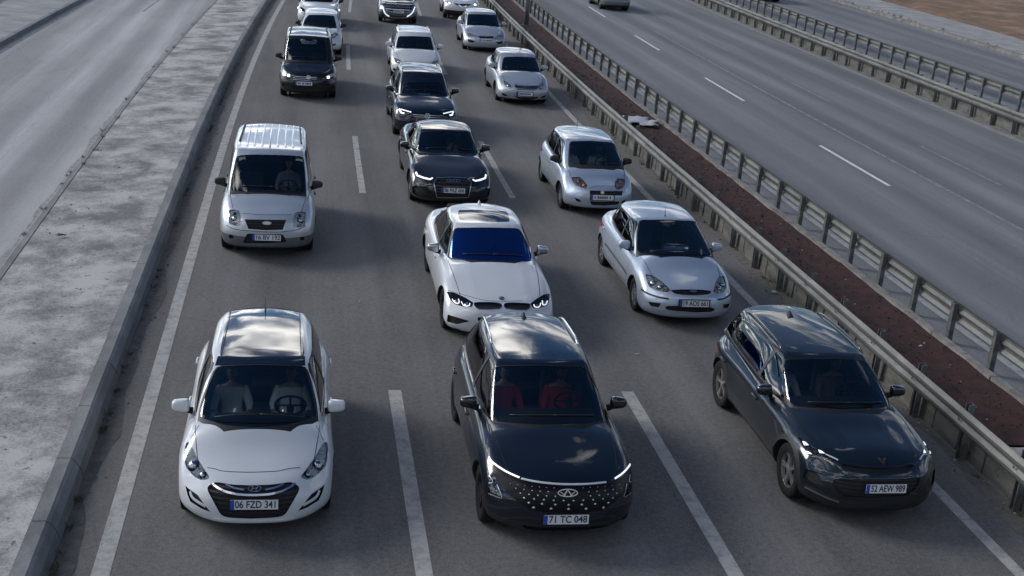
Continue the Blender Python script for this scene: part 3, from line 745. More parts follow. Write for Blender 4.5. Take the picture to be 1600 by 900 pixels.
EMB = {
 'slanted_h': lambda w: [('ring',0,0,w/2,w*.27,w*.045), bar(-w*.22,-w*.15,-w*.1,w*.17,w*.075), bar(w*.1,-w*.17,w*.22,w*.15,w*.075), bar(-w*.14,-.03*w,w*.14,w*.04,w*.06)],
 'oval_a': lambda w: [('ring',0,0,w/2,w*.2,w*.05), bar(-w*.2,-w*.14,0,w*.15,w*.055), bar(w*.2,-w*.14,0,w*.15,w*.055), bar(-w*.36,w*.05,-w*.12,-w*.13,w*.04), bar(w*.36,w*.05,w*.12,-w*.13,w*.04)],
 'tribal': lambda w: [('poly',[(-w*.5,w*.32),(-w*.16,w*.32),(-w*.06,w*.12),(-w*.2,-w*.02),(-w*.2,-w*.15),(-w*.33,w*.08)]), ('poly',[(w*.5,w*.32),(w*.33,w*.08),(w*.2,-w*.15),(w*.2,-w*.02),(w*.06,w*.12),(w*.16,w*.32)]), ('poly',[(-w*.2,-w*.1),(-w*.09,-w*.02),(0,-w*.28),(w*.09,-w*.02),(w*.2,-w*.1),(0,-w*.5)])],
 'roundel': lambda w: [('ring',0,0,w/2,w/2,w*.12), ('poly',[(0,0),(w*.3,0),(w*.21,w*.21),(0,w*.3)]), ('poly',[(0,0),(-w*.3,0),(-w*.21,-w*.21),(0,-w*.3)])],
 'rings': lambda w: [('ring',(k-1.5)*w*.235,0,w*.155,w*.155,w*.035) for k in range(4)],
 'vw': lambda w: [('ring',0,0,w/2,w/2,w*.07), bar(-w*.2,w*.4,0,0,w*.07), bar(w*.2,w*.4,0,0,w*.07), bar(-w*.38,w*.18,-w*.16,-w*.38,w*.07), bar(w*.38,w*.18,w*.16,-w*.38,w*.07), bar(-w*.16,-w*.38,0,-w*.02,w*.07), bar(w*.16,-w*.38,0,-w*.02,w*.07)],
 'oval': lambda w: [('ring',0,0,w/2,w*.2,w*.04), ('disc',0,0,w*.42,w*.15)],
 'oval_t': lambda w: [('ring',0,0,w/2,w*.33,w*.06), ('ring',0,w*.08,w*.32,w*.13,w*.05), ('ring',0,0,w*.12,w*.26,w*.04)],
 'disc': lambda w: [('ring',0,0,w/2,w/2,w*.1), ('disc',0,0,w*.3,w*.3)],
 'shield': lambda w: [('poly',[(-w*.4,w*.4),(w*.4,w*.4),(w*.35,-w*.2),(0,-w*.5),(-w*.35,-w*.2)])],
 'diamond': lambda w: [('poly',[(0,w*.6),(w*.35,0),(0,-w*.6),(-w*.35,0)])],
}

def build_car(sp):
    """sp: dict of dimensions, profiles and traced outlines; local frame: front bumper at y=0, rear at y=L, z up"""
    L, W, H = sp['L'], sp['W'], sp['H']; g = sp.get
    loc = Vector((sp['x']+(bend(sp['x'], sp['y']+1.5) if g('bend', 0) else 0), sp['y'], 0)); yaw = g('yaw', 0)
    root = empty(sp['name'], loc, yaw); tag(root, sp['label'], sp['cat'], g('group'))
    Wm = Matrix.Translation(loc) @ Matrix.Rotation(yaw, 4, 'Z'); Wi = Wm.inverted(); E = Wi @ CAMP
    def tdir(c, p):        # a point of a study crop of the photograph -> local point far along its sight line
        (ox, oy), s_ = c; d = ray(ox+p[0]/s_, oy+p[1]/s_); return E+(Wi.to_3x3() @ d).normalized()*10
    hx = W/2; hzs = .42
    belt, top, bot, plan, sec = g('belt'), g('top'), g('bot'), g('plan'), g('sec')
    pf, pr_, bow, bowr = g('pf'), g('pr'), g('bow', .28), g('bowr', .2)
    yw = (g('fo'), g('fo')+g('wb')); Rw = g('R'); fl = g('flare', .02)
    def lower(a, b, c):
        p = rounded((a*hx, b*L/2, c*hzs), (hx, L/2, hzs), g('rl', .10))
        s_ = p.x/hx; t = (p.y+L/2)/L; h = (p.z+hzs)/(2*hzs); y0 = t*L
        ed = spl(belt, y0); ce = spl(top, y0); zt = ed+(ce-ed)*(1-abs(s_)**2.3)
        for rx, rw, rh in g('ridge', []):      # hood creases
            k = max(0, 1-abs(y0-sp['yc']*.55)/(sp['yc']*.62)); zt += rh*k*math.exp(-((abs(s_)*hx-rx-(y0)*.06)/rw)**2)
        zb = spl(bot, y0); z = zb+h*(zt-zb)
        x = s_*hx*spl(plan, y0)*spl(sec, h)
        for k in yw: x += math.copysign(abs(s_)**6*fl*math.exp(-((y0-k)/.42)**2)*math.exp(-((z-.5)/.3)**2), s_)
        if g('shoulder'): x += math.copysign(abs(s_)**8*g('shoulder')*math.exp(-((z-.86)/.07)**2)*min(1, max(0, (y0-.8))), s_)
        wf = max(0, 1-y0/1.15)**2; wr = max(0, 1-(L-y0)/.9)**2
        y = y0+wf*(bow*abs(s_)**3.2+spl(pf, z))-wr*(bowr*abs(s_)**2.6+spl(pr_, z))
        return Vector((x, y, z))
    yb0, yb1, yt0, yt1 = g('gh'); gz = g('gz'); roof = g('roof'); wbl, wtl = g('wbl'), g('wtl'); gb = g('gbow', (.30, .14)); hg = (H-gz)/2; Lg = yb1-yb0
    def green(a, b, c):
        hy_ = Lg/2; r_ = g('rg', .06); p = rounded((a*.7, b*hy_, c*hg), (.7, hy_, hg), r_)
        s_ = p.x/.7; t = (p.y+hy_)/(2*hy_); h = (p.z+hg)/(2*hg)
        yB = lerp(yb0, yb1, t); yT = lerp(yt0, yt1, t); y = lerp(yB, yT, h)
        y += abs(s_)**2.4*(1-t)**4*lerp(gb[0], gb[1], h)-4*h*(1-h)*g('wsb', .035)*(1-t)**3
        y -= abs(s_)**2.4*t**5*.14-4*h*(1-h)*.03*t**3
        wB = spl(wbl, t); wT = spl(wtl, t); x = s_*(lerp(wB, wT, h)+.018*4*h*(1-h))
        zr = spl(roof, y)-g('crown', .05)*abs(s_)**2.2
        return Vector((x, y, gz+h*(zr-gz)))
    q = g('q', 1.0)
    bm = bmesh.new(); lay = bm.faces.layers.int.new('shell')
    for shell, fn, dims in ((1, lower, (int(30*q), int(64*q), int(16*q))), (2, green, (int(24*q), int(32*q), int(12*q)))):
        V, F = cube_grid(*dims, skip_bottom=(shell == 2)); vm = {k: bm.verts.new(fn(*p)) for k, p in V.items()}
        for f in F:
            n_ = bm.faces.new([vm[k] for k in f]); n_[lay] = shell; n_.smooth = True
    # orient outward
    bmesh.ops.recalc_face_normals(bm, faces=[f for f in bm.faces if f[lay] == 1])
    gf = [f for f in bm.faces if f[lay] == 2]; bmesh.ops.recalc_face_normals(bm, faces=gf)
    bm.normal_update()
    if sum(f.normal.z*f.calc_area() for f in gf) < 0: bmesh.ops.reverse_faces(bm, faces=gf)
    bm.normal_update(); bvh = BVHTree.FromBMesh(bm); bm.faces.ensure_lookup_table(); FV = [[(v.co.copy(), v.normal.copy()) for v in f.verts] for f in bm.faces]; SM = []
    def hit(c, p, mir=False):
        d = (tdir(c, p)-E).normalized(); o = E.copy()
        if mir: d.x = -d.x; o.x = -o.x
        r_ = bvh.ray_cast(o, d); return (r_[0], r_[1]) if r_[0] is not None else (None, None)
    PAINT = sp['paint']; mats = [PAINT, PLASTIC, GAP, GLOSSB, g('paint2', PLASTIC)]
    def region_pts(c, pts, it, mir): 
        P = [tdir(c, p) for p in pts]; e = E.copy()
        if mir: P = [Vector((-p.x, p.y, p.z)) for p in P]; e = Vector((-E.x, E.y, E.z))
        return Region(round_corners(P, it), E=e)
    # wheel openings
    for k in yw:
        for sd_ in (-1, 1):
            P = [Vector((0, k+(Rw+.045)*math.cos(t), Rw-.01+(Rw+.05)*math.sin(t))) for t in [2*math.pi*i/26 for i in range(26)]]
            if g('clad'):      # dark arch trim
                P2 = [Vector((0, k+(Rw+.115)*math.cos(t), Rw-.01+(Rw+.12)*math.sin(t))) for t in [2*math.pi*i/30 for i in range(30)]]
                for f in carve(bm, lay, 1, Region(P2, D=Vector((-sd_, 0, 0)))): f.material_index = 1
            fs = carve(bm, lay, 1, Region(P, D=Vector((-sd_, 0, 0))))
            if fs:
                nb, n_ = lift(bm, fs, 0, .0); nb.free()
    # rims for wheel openings: extruded inwards
    bm.normal_update()
    be = [e for e in bm.edges if len(e.link_faces) == 1 and any(abs((e.verts[0].co-Vector((e.verts[0].co.x, k, Rw-.01))).length-(Rw+.048)) < .03 for k in yw) and abs(e.verts[0].co.x) > W*.3 and e.link_faces[0][lay] == 1]
    inner = {}
    for e in be:
        for v in e.verts:
            if v not in inner: inner[v] = bm.verts.new(v.co-Vector((math.copysign(.32, v.co.x), 0, 0)))
        try:
            f = bm.faces.new((e.verts[0], e.verts[1], inner[e.verts[1]], inner[e.verts[0]])); f.material_index = 1; f[lay] = 9
            for k in f.edges: k.smooth = False
        except ValueError: pass
    # cabin opening under the glasshouse
    P = []
    for t in [i/8 for i in range(9)]: P.append((spl(wbl, t)-.09, lerp(yb0, yb1, t)))
    a0, a1 = P[0][1]+.10, P[-1][1]-.12
    ring = [Vector((P[0][0]*.6, a0, 0))]+[Vector((x_, max(a0+gb[0]*.8, min(a1-.1, y_)), 0)) for x_, y_ in P]+[Vector((P[-1][0]*.7, a1, 0))]
    ring = ring+[Vector((-v.x, v.y, 0)) for v in reversed(ring)]
    fs = carve(bm, lay, 1, Region(ring, D=Vector((0,0,-1))))
    if fs: nb, n_ = lift(bm, fs, 0, .0); nb.free()
    # traced regions
    todo = []
    for it in g('regions', []):
        kind, c, pts = it[0], it[1], it[2]; o = it[3] if len(it) > 3 else {}
        shell = 2 if kind in ('windshield', 'sunroof', 'roofglass') else 1
        shell = o.get('shell', shell)
        for mir in ((False, True) if o.get('mirror') else (False,)):
            if kind == 'windshield':      # black seal round the glass and the cowl below it
                cx_ = sum(p[0] for p in pts)/len(pts); cy_ = sum(p[1] for p in pts)/len(pts); hh_ = max(p[1] for p in pts)-min(p[1] for p in pts)
                big = [(cx_+(p[0]-cx_)*o.get('seal', 1.035), cy_+(p[1]-cy_)*(1.02 if p[1] < cy_ else 1.0)+(hh_*.16 if p[1] > cy_+hh_*.12 else 0)) for p in pts]
                for f in carve(bm, lay, 2, region_pts(c, big, 1, False)): f.material_index = 1
            R_ = region_pts(c, pts, o.get('smooth', 2), mir)
            filt = (lambda f, m_=mir: (f.calc_center_median().x*(1 if not m_ else -1)) < .12) if o.get('mirror') and E.x > -9 else None
            fs = carve(bm, lay, shell, R_, filt)
            if not fs: print('EMPTY', sp['name'], kind); continue
            if kind == 'windshield':
                nb, n_ = lift(bm, fs, -.006, .02, 1); SM.append(obj('windshield', nb, g('wsm', WSH), root))
                sp['_ws_n'] = n_
            elif kind in ('sunroof', 'roofglass'):
                nb, n_ = lift(bm, fs, -.004, .012, 3); SM.append(obj('sunroof', nb, g('srm', GLOSSB), root))
            elif kind == 'lamp':
                hd = o.get('house', LAMPIN); cp, _ = lift(bm, fs, -.032, keep=True)
                nb, n_ = lift(bm, fs, -.001, .035, 3); ln = obj('headlight', nb, o.get('lens', LENS), root)
                obj('reflector_housing', cp, hd, ln)
                bb = bmesh.new(); nbul = 0
                for bx_, by_, br, bk in o.get('bulbs', []):
                    h0, hn = hit(c, (bx_, by_), mir)
                    if h0 is None: continue
                    cc = h0-n_*.026-n_*br*.35; r0 = bmesh.ops.create_uvsphere(bb, u_segments=16, v_segments=10, radius=br); bmesh.ops.translate(bb, vec=cc, verts=r0['verts'])
                    for f in {f for v in r0['verts'] for f in v.link_faces}: f.material_index = {'r': 0, 'd': 1, 'l': 2, 'a': 3}[bk]
                    M_ = n_.to_track_quat('Z', 'Y').to_matrix().to_4x4(); M_.translation = cc
                    n0 = len(bb.faces); flat_shape(bb, M_, [('ring', 0, 0, br*1.35, br*1.35, br*.25)], .012)
                    nbul += 1
                if nbul: obj('bulb', bb, [BULB, LAMPDK, LIT, AMBER], ln)
                else: bb.free()
            elif kind in ('grille', 'intake', 'foglight'):
                dp = o.get('depth', .035); nb, n_ = lift(bm, fs, -dp, dp+.002, o.get('rim', 3)); nm = {'grille': 'grille', 'intake': 'air_intake', 'foglight': 'fog_light'}[kind]
                if o.get('bars'):
                    zs = [v.co.z for v in nb.verts]; z0_, z1_ = min(zs), max(zs); nbars = o['bars']
                    src = [f for f in nb.faces]; tmp = nb.copy()
                    for i in range(nbars):       # slats: raised bands cut from the same surface
                        za_, zb_ = z0_+(z1_-z0_)*(i+.30)/nbars, z0_+(z1_-z0_)*(i+.62)/nbars; b3 = tmp.copy()
                        bmesh.ops.bisect_plane(b3, geom=b3.faces[:]+b3.edges[:]+b3.verts[:], plane_co=(0,0,za_), plane_no=(0,0,-1), clear_outer=True)
                        bmesh.ops.bisect_plane(b3, geom=b3.faces[:]+b3.edges[:]+b3.verts[:], plane_co=(0,0,zb_), plane_no=(0,0,1), clear_outer=True)
                        mp = {v: nb.verts.new(v.co+n_*.016) for v in b3.verts}
                        for f in b3.faces:
                            nf = nb.faces.new([mp[v] for v in f.verts]); nf.material_index = 1
                        for e in b3.edges:
                            if len(e.link_faces) == 1:
                                a_, b_ = mp[e.verts[0]], mp[e.verts[1]]
                                lo1, lo2 = nb.verts.new(a_.co-n_*.018), nb.verts.new(b_.co-n_*.018)
                                nf = nb.faces.new((a_, b_, lo2, lo1)); nf.material_index = 1
                        b3.free()
                    tmp.free()
                obj(nm, nb, [o.get('mat', UNDER), o.get('barmat', PLASTIC)], root, smooth=bool(o.get('flat')))
            elif kind == 'panel':
                for f in fs: f.material_index = o.get('slot', 1)
                for f in fs:
                    for e in f.edges:
                        if any(k not in fs for k in e.link_faces): e.smooth = False
            elif kind == 'light':     # thin proud shape that may glow
                nb, n_ = lift(bm, fs, .003, keep=True); obj('light_guide', nb, o.get('mat', DRL), root)
    # side windows
    zbelt = g('zbelt'); zro = g('zroofline')
    yB = g('yB'); Apil = g('Apil', .30)
    def glass_poly(kind):
        xa = lambda z: lerp(yb0+gb[0]+.0, yt0+gb[1]-.02, (z-gz)/(H-gz))
        xc = lambda z: lerp(yb1-.16, yt1-.12, (z-gz)/(H-gz))
        yc2 = g('yC', None)
        zr = zro
        if kind == 'f': return [(xa(zbelt)+.15, zbelt), (xa(zr)+.16, zr), (yB-.035, zr+.004), (yB-.02, zbelt+.015)]
        if kind == 'r':
            e = yc2 if yc2 else None
            return [(yB+.045, zbelt+.017), (yB+.035, zr+.004), ((e or xc(zr))-.04, zr-.01), ((e or xc(zbelt)-.06), zbelt+.05)]
        return [(yc2+.05, zbelt+.055), (yc2+.02, zr-.012), (xc(zr)-.02, zr-.03), (xc(zbelt)-.16, zbelt+.09)]
    xa_ = lambda z: lerp(yb0+gb[0], yt0+gb[1]-.02, (z-gz)/(H-gz))
    xc_ = lambda z: lerp(yb1-.12, yt1-.08, (z-gz)/(H-gz))
    if not g('nosides'):
        kinds = ['f', 'r'] + (['q'] if g('yC') else [])
        if g('panelvan'): kinds = ['f', 'r']
        dlo = [(xa_(zbelt)+.10, zbelt-.022), (xa_(zro)+.12, zro+.018), (lerp(xa_(zro), xc_(zro), .5), zro+.028), (xc_(zro)+.02, zro-.005), (xc_(zbelt)-.02, zbelt+.04), (yB, zbelt-.01)]
        for sd_ in (-1, 1):
            for f in carve(bm, lay, 2, Region(round_corners([Vector((0, y_, z_)) for y_, z_ in dlo], 1), D=Vector((-sd_, 0, 0))), lambda f: abs(f.normal.x) > .3): f.material_index = 1
            for k in kinds:
                P = round_corners([Vector((0, y_, z_)) for y_, z_ in glass_poly(k)], 1)
                fs = carve(bm, lay, 2, Region(P, D=Vector((-sd_, 0, 0))), lambda f: abs(f.normal.x) > .3)
                if fs:
                    nb, n_ = lift(bm, fs, -.006, .02, 3); SM.append(obj('side_window', nb, g('swm', WSHD), root))
    # rear window
    zz0, zz1 = zbelt+.06, min(H-.12, zro+.02)
    P = [Vector((-.56, 0, zz0)), Vector((.56, 0, zz0)), Vector((.46, 0, zz1)), Vector((-.46, 0, zz1))]
    fs = carve(bm, lay, 2, Region(chaikin(P, 2), D=Vector((0,-1,0))), lambda f: f.calc_center_median().y > L*.6)
    if fs: nb, n_ = lift(bm, fs, -.006, .02, 3); obj('rear_window', nb, WSHD, root)
    # tail lights
    for sd_ in (-1, 1):
        P = [Vector((sd_*hx*x_, 0, z_)) for x_, z_ in g('tail', [(.55,.82),(.98,.86),(.98,.70),(.6,.72)])]
        fs = carve(bm, lay, 1, Region(chaikin(P, 1), D=Vector((0,-1,0))), lambda f: f.calc_center_median().y > L*.8)
        if fs: nb, n_ = lift(bm, fs, 0.002, .02, 3); obj('tail_light', nb, TAIL, root)
    # lower body cladding / black sills
    zc_ = g('cladz')
    if zc_:
        res = bmesh.ops.bisect_plane(bm, geom=[x_ for x_ in list(bm.faces)+list(bm.edges)+list(bm.verts)], plane_co=(0,0,zc_), plane_no=(0,0,1), dist=1e-5)
        for f in bm.faces:
            if f[lay] == 1 and f.calc_center_median().z < zc_ and f.material_index == 0: f.material_index = g('cladslot', 1)
    for f in bm.faces:
        if f[lay] == 1 and f.normal.z < -.7 and f.calc_center_median().z < .35: f.material_index = 1
    # ribbons: panel gaps, chrome strips, light bars
    rib = {}
    def ribbon(target, P, wdt, ht, mi, mir):
        PP = chaikin([Vector((*p, 0)) for p in P[1]], 2, closed=False) if P[2] else [Vector((*p, 0)) for p in P[1]]
        seq = []
        for i in range(len(PP)-1):
            n_ = max(1, int((PP[i+1]-PP[i]).length/ (P[0][1]*2.5)))
            seq += [PP[i].lerp(PP[i+1], j/n_) for j in range(n_)]
        seq.append(PP[-1]); pts = []
        for p in seq:
            h0, hn = hit(P[0], (p.x, p.y), mir)
            if h0 is not None: pts.append((h0, hn))
        prev = None
        for i, (p, n_) in enumerate(pts):
            a = pts[max(0, i-1)][0]; b = pts[min(len(pts)-1, i+1)][0]; d = b-a
            if d.length < 1e-6 or (prev and (p-prev[4]).length > .25): prev = None; continue
            t = d.normalized(); s_ = t.cross(n_).normalized(); q4 = [target.verts.new(p+s_*wdt/2-n_*.004), target.verts.new(p+s_*wdt/2*.85+n_*ht), target.verts.new(p-s_*wdt/2*.85+n_*ht), target.verts.new(p-s_*wdt/2-n_*.004)]
            if prev:
                for j in range(3):
                    f = target.faces.new((prev[j], prev[j+1], q4[j+1], q4[j])); f.material_index = mi
            prev = q4+[p]
    for it in g('ribbons', []):
        nm, c, pts, wdt = it[0], it[1], it[2], it[3]; o = it[4] if len(it) > 4 else {}
        if nm == 'gap':
            for mir in ((False, True) if o.get('mirror') else (False,)):
                gb_ = rib.setdefault('gap', bmesh.new()); ribbon(gb_, (c, pts, True), wdt, .0025, 0, mir)
        else:
            key = (nm, o.get('mat', CHROME).name)
            for mir in ((False, True) if o.get('mirror') else (False,)):
                b_ = bmesh.new(); ribbon(b_, (c, pts, not o.get('sharp')), wdt, o.get('ht', .008), 0, mir)
                if len(b_.faces): obj(nm, b_, o.get('mat', CHROME), root, smooth=False)
                else: b_.free()
    if 'gap' in rib: obj('panel_gap', rib['gap'], GAP, root, smooth=False)
    # door cuts on the flanks, from side elevation
    dgs = {-1: bmesh.new(), 1: bmesh.new()}
    def flank(pts, wdt, m_i=0, tgts=dgs):
        for sd_ in (-1, 1):
            tgt = tgts[sd_]
            prev = None; PP = chaikin([Vector((0, a, b)) for a, b in pts], 1, closed=False); seq = []
            for i in range(len(PP)-1):
                n_ = max(1, int((PP[i+1]-PP[i]).length/.04)); seq += [PP[i].lerp(PP[i+1], j/n_) for j in range(n_)]
            seq.append(PP[-1]); hs = []
            for p in seq:
                r_ = bvh.ray_cast(Vector((sd_*2, p.y, p.z)), Vector((-sd_, 0, 0)))
                if r_[0] is not None: hs.append((r_[0], r_[1]))
            for i, (p, n_) in enumerate(hs):
                t = (hs[min(len(hs)-1, i+1)][0]-hs[max(0, i-1)][0])
                if t.length < 1e-6: continue
                s_ = t.normalized().cross(n_).normalized(); q3 = [tgt.verts.new(p+s_*wdt/2+n_*.0015), tgt.verts.new(p-s_*wdt/2+n_*.0015)]
                if prev: f = tgt.faces.new((prev[0], prev[1], q3[1], q3[0])); f.material_index = m_i
                prev = q3
    yA = g('yDoor', yb0+gb[0]+.25); zs = .30
    flank([(yA, zbelt-.02), (yA-.02, .6), (yA+.02, zs+.03), (yB-.1, zs), (yB, zs+.02), (yB+.01, .6), (yB+.01, zbelt)], .008)
    ye = yw[1]-Rw*.35
    if g('doors', 5) > 3: flank([(yB+.03, zs), (yw[1]-Rw-.12, zs+.04), (yw[1]-Rw*.85, .62), (ye+.12, .78), (ye+.2, zbelt)], .008)
    for k in (-1, 1): obj('door_gap', dgs[k], GAP, root, smooth=False)
    for sd_ in (-1, 1):        # bonnet edge
        if g('yaw', 0) > 1: break
        hg_ = bmesh.new(); prev = None
        for i in range(25):
            t = i/24; y_ = lerp(sp['yc']+.16, .40, t); x_ = sd_*lerp(hx*.80, hx*.70, t**1.5); r_ = bvh.ray_cast(Vector((x_, y_, 4)), Vector((0,0,-1)))
            if r_[0] is None: continue
            q3 = [hg_.verts.new(r_[0]+Vector((-.0045, 0, .0015))), hg_.verts.new(r_[0]+Vector((.0045, 0, .0015)))]
            if prev: hg_.faces.new((prev[0], prev[1], q3[1], q3[0]))
            prev = q3
        obj('bonnet_gap', hg_, GAP, root, smooth=False)
    if g('sidestrip'):
        b_ = {-1: bmesh.new(), 1: bmesh.new()}; flank([(yw[0]+Rw+.12, .53), (yw[1]-Rw-.1, .56)], .045, 0, b_)
        for k in (-1, 1): obj('side_moulding', b_[k], g('sidestrip'), root, smooth=False)
    # door handles
    for yh in ((yB-.22,)+((ye-.02,) if g('doors', 5) > 3 else ())):
        for sd_ in (-1, 1):
            r_ = bvh.ray_cast(Vector((sd_*2, yh, g('zhandle', .80))), Vector((-sd_, 0, 0)))
            if r_[0] is None: continue
            b_ = bmesh.new(); box(b_, r_[0]+Vector((sd_*.018, 0, 0)), (.022, .19, .032), bevel=.008); box(b_, r_[0]+Vector((0, -.08, 0)), (.03, .02, .02)); box(b_, r_[0]+Vector((0, .08, 0)), (.03, .02, .02))
            obj('door_handle', b_, g('handlem', PAINT), root)
    me = bpy.data.meshes.new('body'); bm.to_mesh(me); bm.free(); bo = link('body', me, root, mats)
    if g('y') < 45:
        for o_ in SM+[bo]: true_normals(o_, bvh, None, FV)
    # floor pan, wheel wells
    b_ = bmesh.new(); box(b_, (0, L/2, .30), (W*.62, L*.86, .2)); 
    for k in yw:
        for sd_ in (-1, 1): lathe(b_, [(.01, sd_*(hx-.36)), (Rw+.06, sd_*(hx-.36)), (Rw+.06, sd_*(hx-.30))], 20, c=(0, k, Rw))
    obj('underbody', b_, UNDER, root, smooth=False)
    for k in yw:
        for sd_ in (-1, 1): wheel_mesh(Rw, g('tw', .20), g('spokes', 5), g('wstyle', 'double'), g('alloy', ALLOY), root, sd_*(hx-.135+g('track', 0)), k, sd_)
    # mirrors
    mz, my, mw = g('mz', 1.03), g('my'), g('mw', .105)
    for sd_ in (-1, 1):
        b_ = bmesh.new(); r_ = bmesh.ops.create_cube(b_, size=2); bmesh.ops.subdivide_edges(b_, edges=b_.edges[:], cuts=5, use_grid_fill=True)
        for v in b_.verts:
            c_ = v.co; n4 = (abs(c_.x)**4+abs(c_.y)**4+abs(c_.z)**4)**.25; c_ = c_/n4*1.0
            tap = 1-.18*(c_.x*sd_); v.co = Vector((c_.x*mw, c_.y*.07*(1 if c_.y < 0 else .55), c_.z*.072*tap))
            v.co.y += .05*abs(v.co.x*sd_+mw)*1.2*.5
        bmesh.ops.translate(b_, vec=(sd_*(g('mx', hx+.115)), my, mz), verts=b_.verts)
        mo = obj('wing_mirror', b_, g('mirm', PAINT), root)
        b_ = bmesh.new(); tube(b_, [(sd_*(hx-.10), my+.05, mz-.10), (sd_*(hx+.04), my+.03, mz-.055)], [.045, .03], 10); obj('mirror_arm', b_, PLASTIC, mo)
        b_ = bmesh.new(); box(b_, (sd_*(g('mx', hx+.115)), my+.046, mz), (mw*1.6, .004, .1)); obj('mirror_glass', b_, CHROME, mo, smooth=False)
    # number plate
    if g('plate'):
        c, pp, txt = g('plate'); h0, hn = hit(c, pp)
        if h0 is not None:
            b_ = bmesh.new(); pw, ph = .52, .112
            if g('platefr'): box(b_, (0, .004, 0), (pw+.05, .008, ph+.035), 2, bevel=.003)
            box(b_, (0, 0, 0), (pw, .006, ph), 0); box(b_, (-pw/2+.022, -.0035, 0), (.044, .003, ph*.98), 1)
            px_ = h0.x if abs(h0.x) > .12 else 0.0
            po = obj('number_plate', b_, [PLW, PLB, PLASTIC], root, smooth=False); po.location = (px_, h0.y-.025, h0.z); po.rotation_euler = (math.radians(-6), 0, 0)
            if txt:
                cu = bpy.data.curves.new('t', 'FONT'); cu.body = txt; cu.size = .105; cu.align_x = 'CENTER'; cu.align_y = 'CENTER'; cu.extrude = .0008; cu.offset = .0018
                to = bpy.data.objects.new('t', cu); COL.objects.link(to); dg2 = bpy.context.evaluated_depsgraph_get(); tm = bpy.data.meshes.new_from_object(to.evaluated_get(dg2)); bpy.data.objects.remove(to)
                xs = [v.co.x for v in tm.vertices]; kx = .44/(max(xs)-min(xs)); kx = min(kx, 1.15)
                for v in tm.vertices: v.co = Vector((v.co.x*kx+.02, -.0052-v.co.z, v.co.y*1.12))
                tm.materials.clear(); link('lettering', tm, po, INK)
            else:      # too small to read in the photograph: dark marks only
                b_ = bmesh.new(); random.seed(int(sp['y']*7)); x_ = -.18
                while x_ < .22:
                    wq = random.uniform(.022, .034); box(b_, (x_+wq/2, -.0045, 0), (wq, .002, .062)); x_ += wq+random.choice((.014, .014, .045))
                obj('lettering', b_, INK, po, smooth=False)
    # emblem
    for em in g('emblem', []):
        kind, c, pp, wd_ = em[:4]; h0, hn = hit(c, pp)
        if h0 is None: continue
        if abs(h0.x) < .15: h0.x = 0; hn = Vector((0, hn.y, hn.z)).normalized()
        h0 = h0+hn*(em[5] if len(em) > 5 else .006)
        zax = hn; xax = Vector((0,0,1)).cross(zax).normalized(); yax = zax.cross(xax); M_ = Matrix((xax, yax, zax)).transposed().to_4x4(); M_.translation = h0
        b_ = bmesh.new(); flat_shape(b_, M_, EMB[kind](wd_)); obj('emblem', b_, em[4] if len(em) > 4 else CHROME, root, smooth=False)
    if g('studs'):
        b_ = bmesh.new()
        for r0 in range(6):
            yy = 425+r0*36-(0 if r0 < 3 else 2); half = [500,445,415,385,352,322][r0] if False else [520,470,430,395,355,312][r0]; n0 = [17,14,12,10,7,5][r0]
            for k in range(n0):
                u = (k/(n0-1)*2-1); px_ = 905+u*half; py_ = yy-26*u*u*(1.6-r0*.22)-(6-r0)*1.5
                if abs(px_-910) < 115 and 415 < py_ < 505: continue
                h1, n1 = hit(CD, (px_, py_))
                if h1 is None: continue
                q_ = n1.to_track_quat('Z', 'Y').to_matrix().to_4x4(); q_.translation = h1+n1*.002; sz = .0065+.0026*r0
                vs = [b_.verts.new(q_ @ Vector(v_)) for v_ in ((sz,0,0),(0,sz*.8,0),(-sz,0,0),(0,-sz*.8,0),(0,0,sz*.6))]
                for a_ in range(4): b_.faces.new((vs[a_], vs[(a_+1)%4], vs[4]))
        so = obj('grille_studs', b_, DRLOFF, root, smooth=False)
    # aerial
    if g('aerial'):
        k, ax, ay = g('aerial'); r_ = bvh.ray_cast(Vector((ax, ay, 4)), Vector((0,0,-1)))
        if r_[0]:
            b_ = bmesh.new()
            if k == 'rod': tube(b_, [r_[0], r_[0]+Vector((0, .01, .025)), r_[0]+Vector((0, .06, .17))], [.014, .007, .004], 6)
            else:
                p = r_[0]; vs = [b_.verts.new(p+Vector(v_)) for v_ in ((-.03,-.10,-.005), (.03,-.10,-.005), (.035,.07,-.005), (-.035,.07,-.005), (-.005,.045,.062), (.005,.045,.062), (-.005,.065,.06), (.005,.065,.06))]
                for f in ((0,1,5,4), (1,2,7,5), (2,3,6,7), (3,0,4,6), (4,5,7,6)): b_.faces.new([vs[i] for i in f])
            obj('aerial', b_, g('aerialm', PLASTIC), root)
    # roof rails
    if g('rails'):
        rx, ra, rb, hgt, rm = g('rails')
        for sd_ in (-1, 1):
            pts = []
            for i in range(15):
                y_ = lerp(ra, rb, i/14); r_ = bvh.ray_cast(Vector((sd_*rx*(1-.05*(i/14)), y_, 4)), Vector((0,0,-1)))
                if r_[0]: pts.append(r_[0]+Vector((0, 0, hgt*min(1, min(i, 14-i)/1.5))))
            b_ = bmesh.new(); tube(b_, pts, .016, 8); obj('roof_rail', b_, rm, root)
    # roof grooves (vans)
    if g('ribs'):
        b_ = bmesh.new()
        for k in g('ribs'):
            prev = None
            for i in range(20):
                y_ = lerp(yt0+.22, yt1-.12, i/19); r_ = bvh.ray_cast(Vector((k, y_, 4)), Vector((0,0,-1)))
                if not r_[0]: continue
                q3 = [b_.verts.new(r_[0]+Vector((dx, 0, dz))) for dx, dz in ((-.026,-.003), (-.016,.006), (.016,.006), (.026,-.003))]
                if prev:
                    for j in range(3): b_.faces.new((prev[j], prev[j+1], q3[j+1], q3[j]))
                prev = q3
        obj('roof_ribs', b_, PAINT, root)
